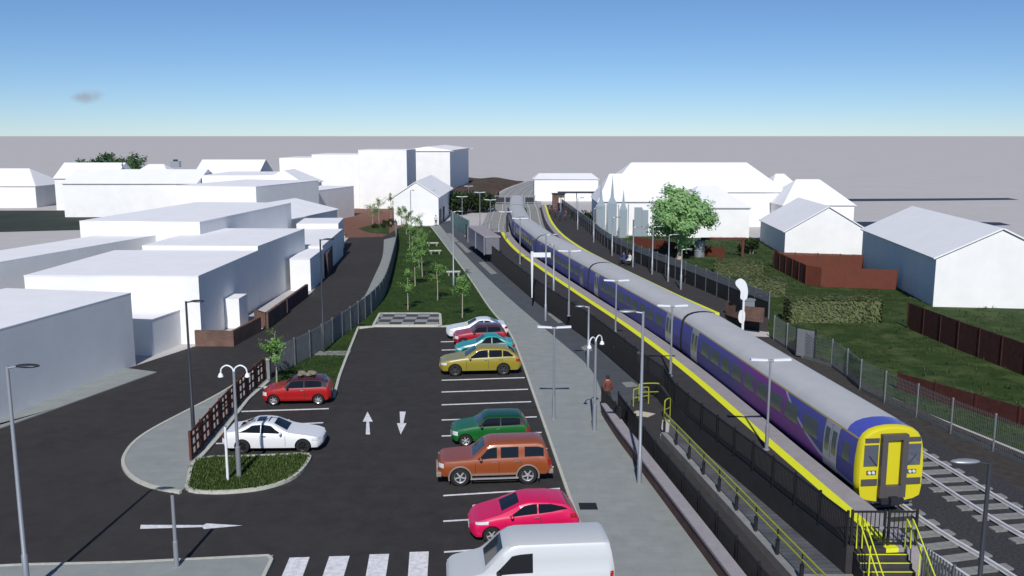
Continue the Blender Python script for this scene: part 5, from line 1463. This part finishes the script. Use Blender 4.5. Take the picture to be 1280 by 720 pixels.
hedge('long clipped khaki hedge nearest the mesh fence', rect_px((988, 404), (1102, 403), 1.6), 1.75, 1)
hedge('short clipped hedge directly beyond the long khaki hedge', rect_px((930, 371), (983, 372), 2.2), 1.5, 2)
hedge('clipped hedge nearest the timber pergola', rect_px((893, 345), (955, 347), 3.4), 1.35, 3)
# tufts on the planted bed and the rough garden grass
def tufts(name, poly, n, hmin, hmax, m, z, seed, bl=5):
    rnd = random.Random(seed); xs = [p.x for p in poly]; ys = [p.y for p in poly]; mb = MB()
    def inside(x, y):
        c = False; j = len(poly) - 1
        for i in range(len(poly)):
            if (poly[i].y > y) != (poly[j].y > y) and x < (poly[j].x - poly[i].x) * (y - poly[i].y) / (poly[j].y - poly[i].y) + poly[i].x: c = not c
            j = i
        return c
    k = 0
    while k < n:
        x, y = rnd.uniform(min(xs), max(xs)), rnd.uniform(min(ys), max(ys))
        if not inside(x, y): continue
        k += 1
        for b in range(bl):
            a = rnd.uniform(0, 6.28); h = rnd.uniform(hmin, hmax); w = rnd.uniform(.012, .03); dx, dy = math.cos(a), math.sin(a)
            o = Vector((x + rnd.gauss(0, .05), y + rnd.gauss(0, .05), z)); mb.quad(o + Vector((-dy * w, dx * w, 0)), o + Vector((dy * w, -dx * w, 0)), o + Vector((dx * h * .6, dy * h * .6, h)))
    return tag(mb.build(name, m, fix=False), kind='stuff')
tufts('grass', bed, 1900, .05, .15, leafmat('bed leaves', (.03, .065, .008), (.11, .17, .03)), .1, 4)
tufts('grass', gr, 5000, .10, .34, leafmat('rough blades', (.022, .05, .008), (.07, .12, .025)), 0, 5, 4)
tufts('grass', lawn_poly, 3800, .04, .10, leafmat('lawn blades', (.016, .045, .008), (.04, .085, .02)), .05, 6, 4)
tufts('grass', strip, 900, .04, .10, leafmat('lawn blades', (.016, .045, .008), (.04, .085, .02)), .055, 7, 4)

# ================================================================== people
def person(label, p, z, rz, h=1.76, top='jacket', legs='trousers', sit=False, group=None, stride=.0, arms=(0.12, 0.12)):
    root = thing('person', label, 'person', (p.x, p.y, z), rz, group)
    k = h / 1.76
    J = {}; E = []; Rr = {}
    def add(n, co, r, par=None):
        J[n] = len(J); V.append(Vector(co) * k); RAD.append(r * k)
        if par: E.append((J[par], J[n]))
    V = []; RAD = []
    add('pelvis', (0, 0, .94), (.15)); add('waist', (0, .005, 1.08), .135, 'pelvis'); add('chest', (0, .02, 1.28), .165, 'waist'); add('collar', (0, .01, 1.44), .11, 'chest'); add('neck', (0, -.005, 1.50), .058, 'collar'); add('head', (0, -.02, 1.60), .092, 'neck'); add('crown', (0, -.01, 1.68), .088, 'head')
    for s, nm in ((-1, 'l'), (1, 'r')):
        f = stride * s
        add('sh' + nm, (s * .17, .01, 1.41), .078, 'collar'); add('el' + nm, (s * .25, .03 - f * .3, 1.14), .050, 'sh' + nm); add('wr' + nm, (s * .24, -.06 - f * .4 - arms[0] * .3, .90), .034, 'el' + nm); add('ha' + nm, (s * .235, -.08 - f * .4 - arms[0] * .35, .82), .036, 'wr' + nm)
        if sit:
            add('hip' + nm, (s * .10, -.02, .90), .11, 'pelvis'); add('kn' + nm, (s * .12, -.46, .92), .072, 'hip' + nm); add('an' + nm, (s * .12, -.44, .50), .05, 'kn' + nm); add('to' + nm, (s * .13, -.60, .46), .042, 'an' + nm)
        else:
            add('hip' + nm, (s * .095, 0, .86), .105, 'pelvis'); add('kn' + nm, (s * .105, -.01 + f * .3, .49), .070, 'hip' + nm); add('an' + nm, (s * .11, .03 + f * .55, .09), .047, 'kn' + nm); add('to' + nm, (s * .125, -.13 + f * .55, .04), .040, 'an' + nm)
    me = bpy.data.meshes.new('body'); me.from_pydata([tuple(v) for v in V], E, []); o = bpy.data.objects.new('body', me); COL.objects.link(o)
    md = o.modifiers.new('skin', 'SKIN'); md.use_smooth_shade = True
    for i, r in enumerate(RAD): me.skin_vertices[0].data[i].radius = (r, r * (.78 if i in (0, 1, 2, 3) else 1)); me.skin_vertices[0].data[i].use_root = (i == 0)
    sb = o.modifiers.new('sub', 'SUBSURF'); sb.levels = 2; sb.render_levels = 2
    dg = bpy.context.evaluated_depsgraph_get(); m2 = bpy.data.meshes.new_from_object(o.evaluated_get(dg)); o.modifiers.clear(); o.data = m2; bpy.data.meshes.remove(me)
    m2.materials.clear()
    for m in (M['skin'], M[top], M[legs], M['shoe'], M['hair']): m2.materials.append(m)
    for pg in m2.polygons:
        c = pg.center / k; i = 1
        if c.z > 1.49: i = 0 if not (c.z > 1.66 or (c.y > .005 and c.z > 1.56)) else 4
        elif abs(c.x) > .19 and c.z < .90: i = 0
        elif c.z < .95 and abs(c.x) < .2: i = 2
        if (not sit and c.z < .10) or (sit and c.z < .53): i = 3
        pg.material_index = i
    m2.polygons.foreach_set('use_smooth', [True] * len(m2.polygons)); o.parent = root
    if sit: o.location = (0, 0, -.44 * k)
    hm = MB().ball((0, .006 * k, 1.665 * k), .104 * k, 12, 8, (.93, 1.05, 1.0)); ho = hm.build('hair', M['hair'], root, smooth=True)
    fc = MB().ball((0, -.118 * k, 1.60 * k), .016 * k, 6, 5, (1, 1.1, 1.5))
    for s in (-1, 1): fc.ball((s * .095 * k, -.01 * k, 1.60 * k), .024 * k, 6, 5, (.5, .9, 1.2))
    fo = fc.build('nose_and_ears', M['skin'], root, smooth=True)
    ey = MB()
    for s in (-1, 1): ey.ball((s * .034 * k, -.102 * k, 1.618 * k), .011 * k, 6, 5)
    eo = ey.build('eyes', M['hair'], root)
    fm = MB()
    if not sit:
        for s in (-1, 1):
            f = stride * s; hx, hy, hz = s * .235 * k, (-.08 - f * .4 - arms[0] * .35) * k, .82 * k
            for q in range(4): fm.tube([(hx - s * .005, hy + (-.028 + q * .019) * k, hz), (hx - s * .012, hy + (-.03 + q * .019) * k, hz - (.055 - abs(q - 1.4) * .006) * k), (hx - s * .03 * k, hy + (-.03 + q * .018) * k, hz - .088 * k)], [.010 * k, .009 * k, .007 * k], 5)
            fm.tube([(hx, hy - .03 * k, hz + .03 * k), (hx - s * .01, hy - .055 * k, hz - .01 * k), (hx - s * .02, hy - .058 * k, hz - .04 * k)], [.012 * k, .010 * k, .008 * k], 5)
        fm.build('fingers', M['skin'], root, smooth=True)
    if sit:
        for q in (ho, fo, eo): q.location = (0, 0, -.44 * k)
    return root
M['pinkcoat'] = mat('dusky pink coat', (.16, .05, .09), .85); M['bluecoat'] = mat('blue jacket', (.03, .06, .20), .85); M['greycoat'] = mat('grey coat', (.12, .12, .14), .85); M['whiteshirt'] = mat('white shirt', (.62, .62, .62), .85)
person('man in a rust brown jacket standing by the black fence above the ramp', G(759, 510, .08), .08, math.pi + .3, 1.8)
for (x, y, t, lab, rz) in ((687, 268, 'greycoat', 'person in a grey coat standing furthest along the right platform', .5), (694, 272, 'pinkcoat', 'person in a dusky pink coat standing on the right platform', 2.2), (700, 276, 'bluecoat', 'person in a blue jacket among the passengers on the right platform', 4.0), (707, 276, 'pinkcoat', 'person in a pink coat closest to the screen fence', 5.2)):
    person(lab, G(x, y, 1), 1.0, rz, 1.74, t, group='passengers on the right platform')
bs = thing('platform_bench', 'dark metal bench on the right platform with two seated passengers', 'bench', (*G(783, 331, 1), 1.0), -1.05)
MB().box((0, 0, .44), (2.4, .5, .06)).build('seat', M['darksteel'], bs); MB().box((0, .27, .72), (2.4, .05, .4)).build('backrest', M['darksteel'], bs)
for x in (-1, 1): MB().box((x, 0, .21), (.06, .45, .42)).build('leg', M['darksteel'], bs)
bp_ = G(783, 331, 1); bd = Vector((math.cos(-1.05), math.sin(-1.05)))
person('seated passenger in a blue jacket on the right platform bench', bp_ - bd * .5, 1.06, -1.05, 1.72, 'bluecoat', sit=True, group='passengers on the right platform')
person('seated passenger in a white shirt on the right platform bench', bp_ + bd * .55, 1.06, -1.05, 1.74, 'whiteshirt', sit=True, group='passengers on the right platform')
person('person in a white shirt walking far up the light path', G(545, 283), .08, 3.0, 1.76, 'whiteshirt', stride=.25)

# ================================================================== sky, sun, exposure
SUN_EL, SUN_AZ = 40.0, 3.0      # sun behind the camera; shadows run forward and slightly right
w = bpy.data.worlds.new('World'); scene.world = w; w.use_nodes = True
nt = w.node_tree; bg = nt.nodes['Background']
sky = nt.nodes.new('ShaderNodeTexSky'); sky.sky_type = 'NISHITA'; sky.sun_disc = False
sky.sun_elevation = R(SUN_EL); sky.sun_rotation = R(180 + SUN_AZ)
sky.altitude = 0; sky.air_density = .7; sky.dust_density = 0; sky.ozone_density = 8.0
bg.inputs['Strength'].default_value = .088
# one small brownish cloud low on the left
tc = nt.nodes.new('ShaderNodeTexCoord'); vm = nt.nodes.new('ShaderNodeVectorMath'); vm.operation = 'SUBTRACT'
u = (108 - 640) / FPX; v = (121 - 360) / FPX; cd = Vector((u, _cp - v * _sp, -_sp - v * _cp)).normalized()
vm.inputs[1].default_value = cd; nt.links.new(tc.outputs['Generated'], vm.inputs[0])
mp = nt.nodes.new('ShaderNodeMapping'); mp.inputs['Scale'].default_value = (1, 1, 2.2); nt.links.new(vm.outputs[0], mp.inputs['Vector'])
ln = nt.nodes.new('ShaderNodeVectorMath'); ln.operation = 'LENGTH'; nt.links.new(mp.outputs[0], ln.inputs[0])
nz = nt.nodes.new('ShaderNodeTexNoise'); nz.inputs['Scale'].default_value = 90; nz.inputs['Detail'].default_value = 5; nt.links.new(tc.outputs['Generated'], nz.inputs['Vector'])
ad = nt.nodes.new('ShaderNodeMath'); ad.operation = 'MULTIPLY_ADD'; ad.inputs[1].default_value = .018; nt.links.new(nz.outputs['Fac'], ad.inputs[0]); nt.links.new(ln.outputs['Value'], ad.inputs[2])
mr = nt.nodes.new('ShaderNodeMapRange'); mr.interpolation_type = 'SMOOTHSTEP'; mr.inputs['From Min'].default_value = .012; mr.inputs['From Max'].default_value = .026; mr.inputs['To Min'].default_value = .6; mr.inputs['To Max'].default_value = 0
nt.links.new(ad.outputs[0], mr.inputs['Value'])
mx = nt.nodes.new('ShaderNodeMix'); mx.data_type = 'RGBA'; nt.links.new(mr.outputs[0], mx.inputs[0]); nt.links.new(sky.outputs[0], mx.inputs[6]); mx.inputs[7].default_value = (3.6, 3.5, 3.9, 1)
nt.links.new(mx.outputs[2], bg.inputs['Color'])
sd = bpy.data.lights.new('sun', 'SUN'); sd.energy = 4.2; sd.angle = R(.5); sd.color = (1, .97, .93)
so = bpy.data.objects.new('sun', sd); COL.objects.link(so)
d = Vector((math.sin(R(SUN_AZ)) * math.cos(R(SUN_EL)), math.cos(R(SUN_AZ)) * math.cos(R(SUN_EL)), -math.sin(R(SUN_EL))))
so.rotation_euler = d.to_track_quat('-Z', 'Y').to_euler(); so.location = (0, -20, 40)
vs = scene.view_settings; vs.view_transform = 'Standard'; vs.look = 'None'; vs.exposure = 0.0; vs.gamma = 1.0
try: vs.use_curve_mapping = False
except Exception: pass
scene.render.film_transparent = False
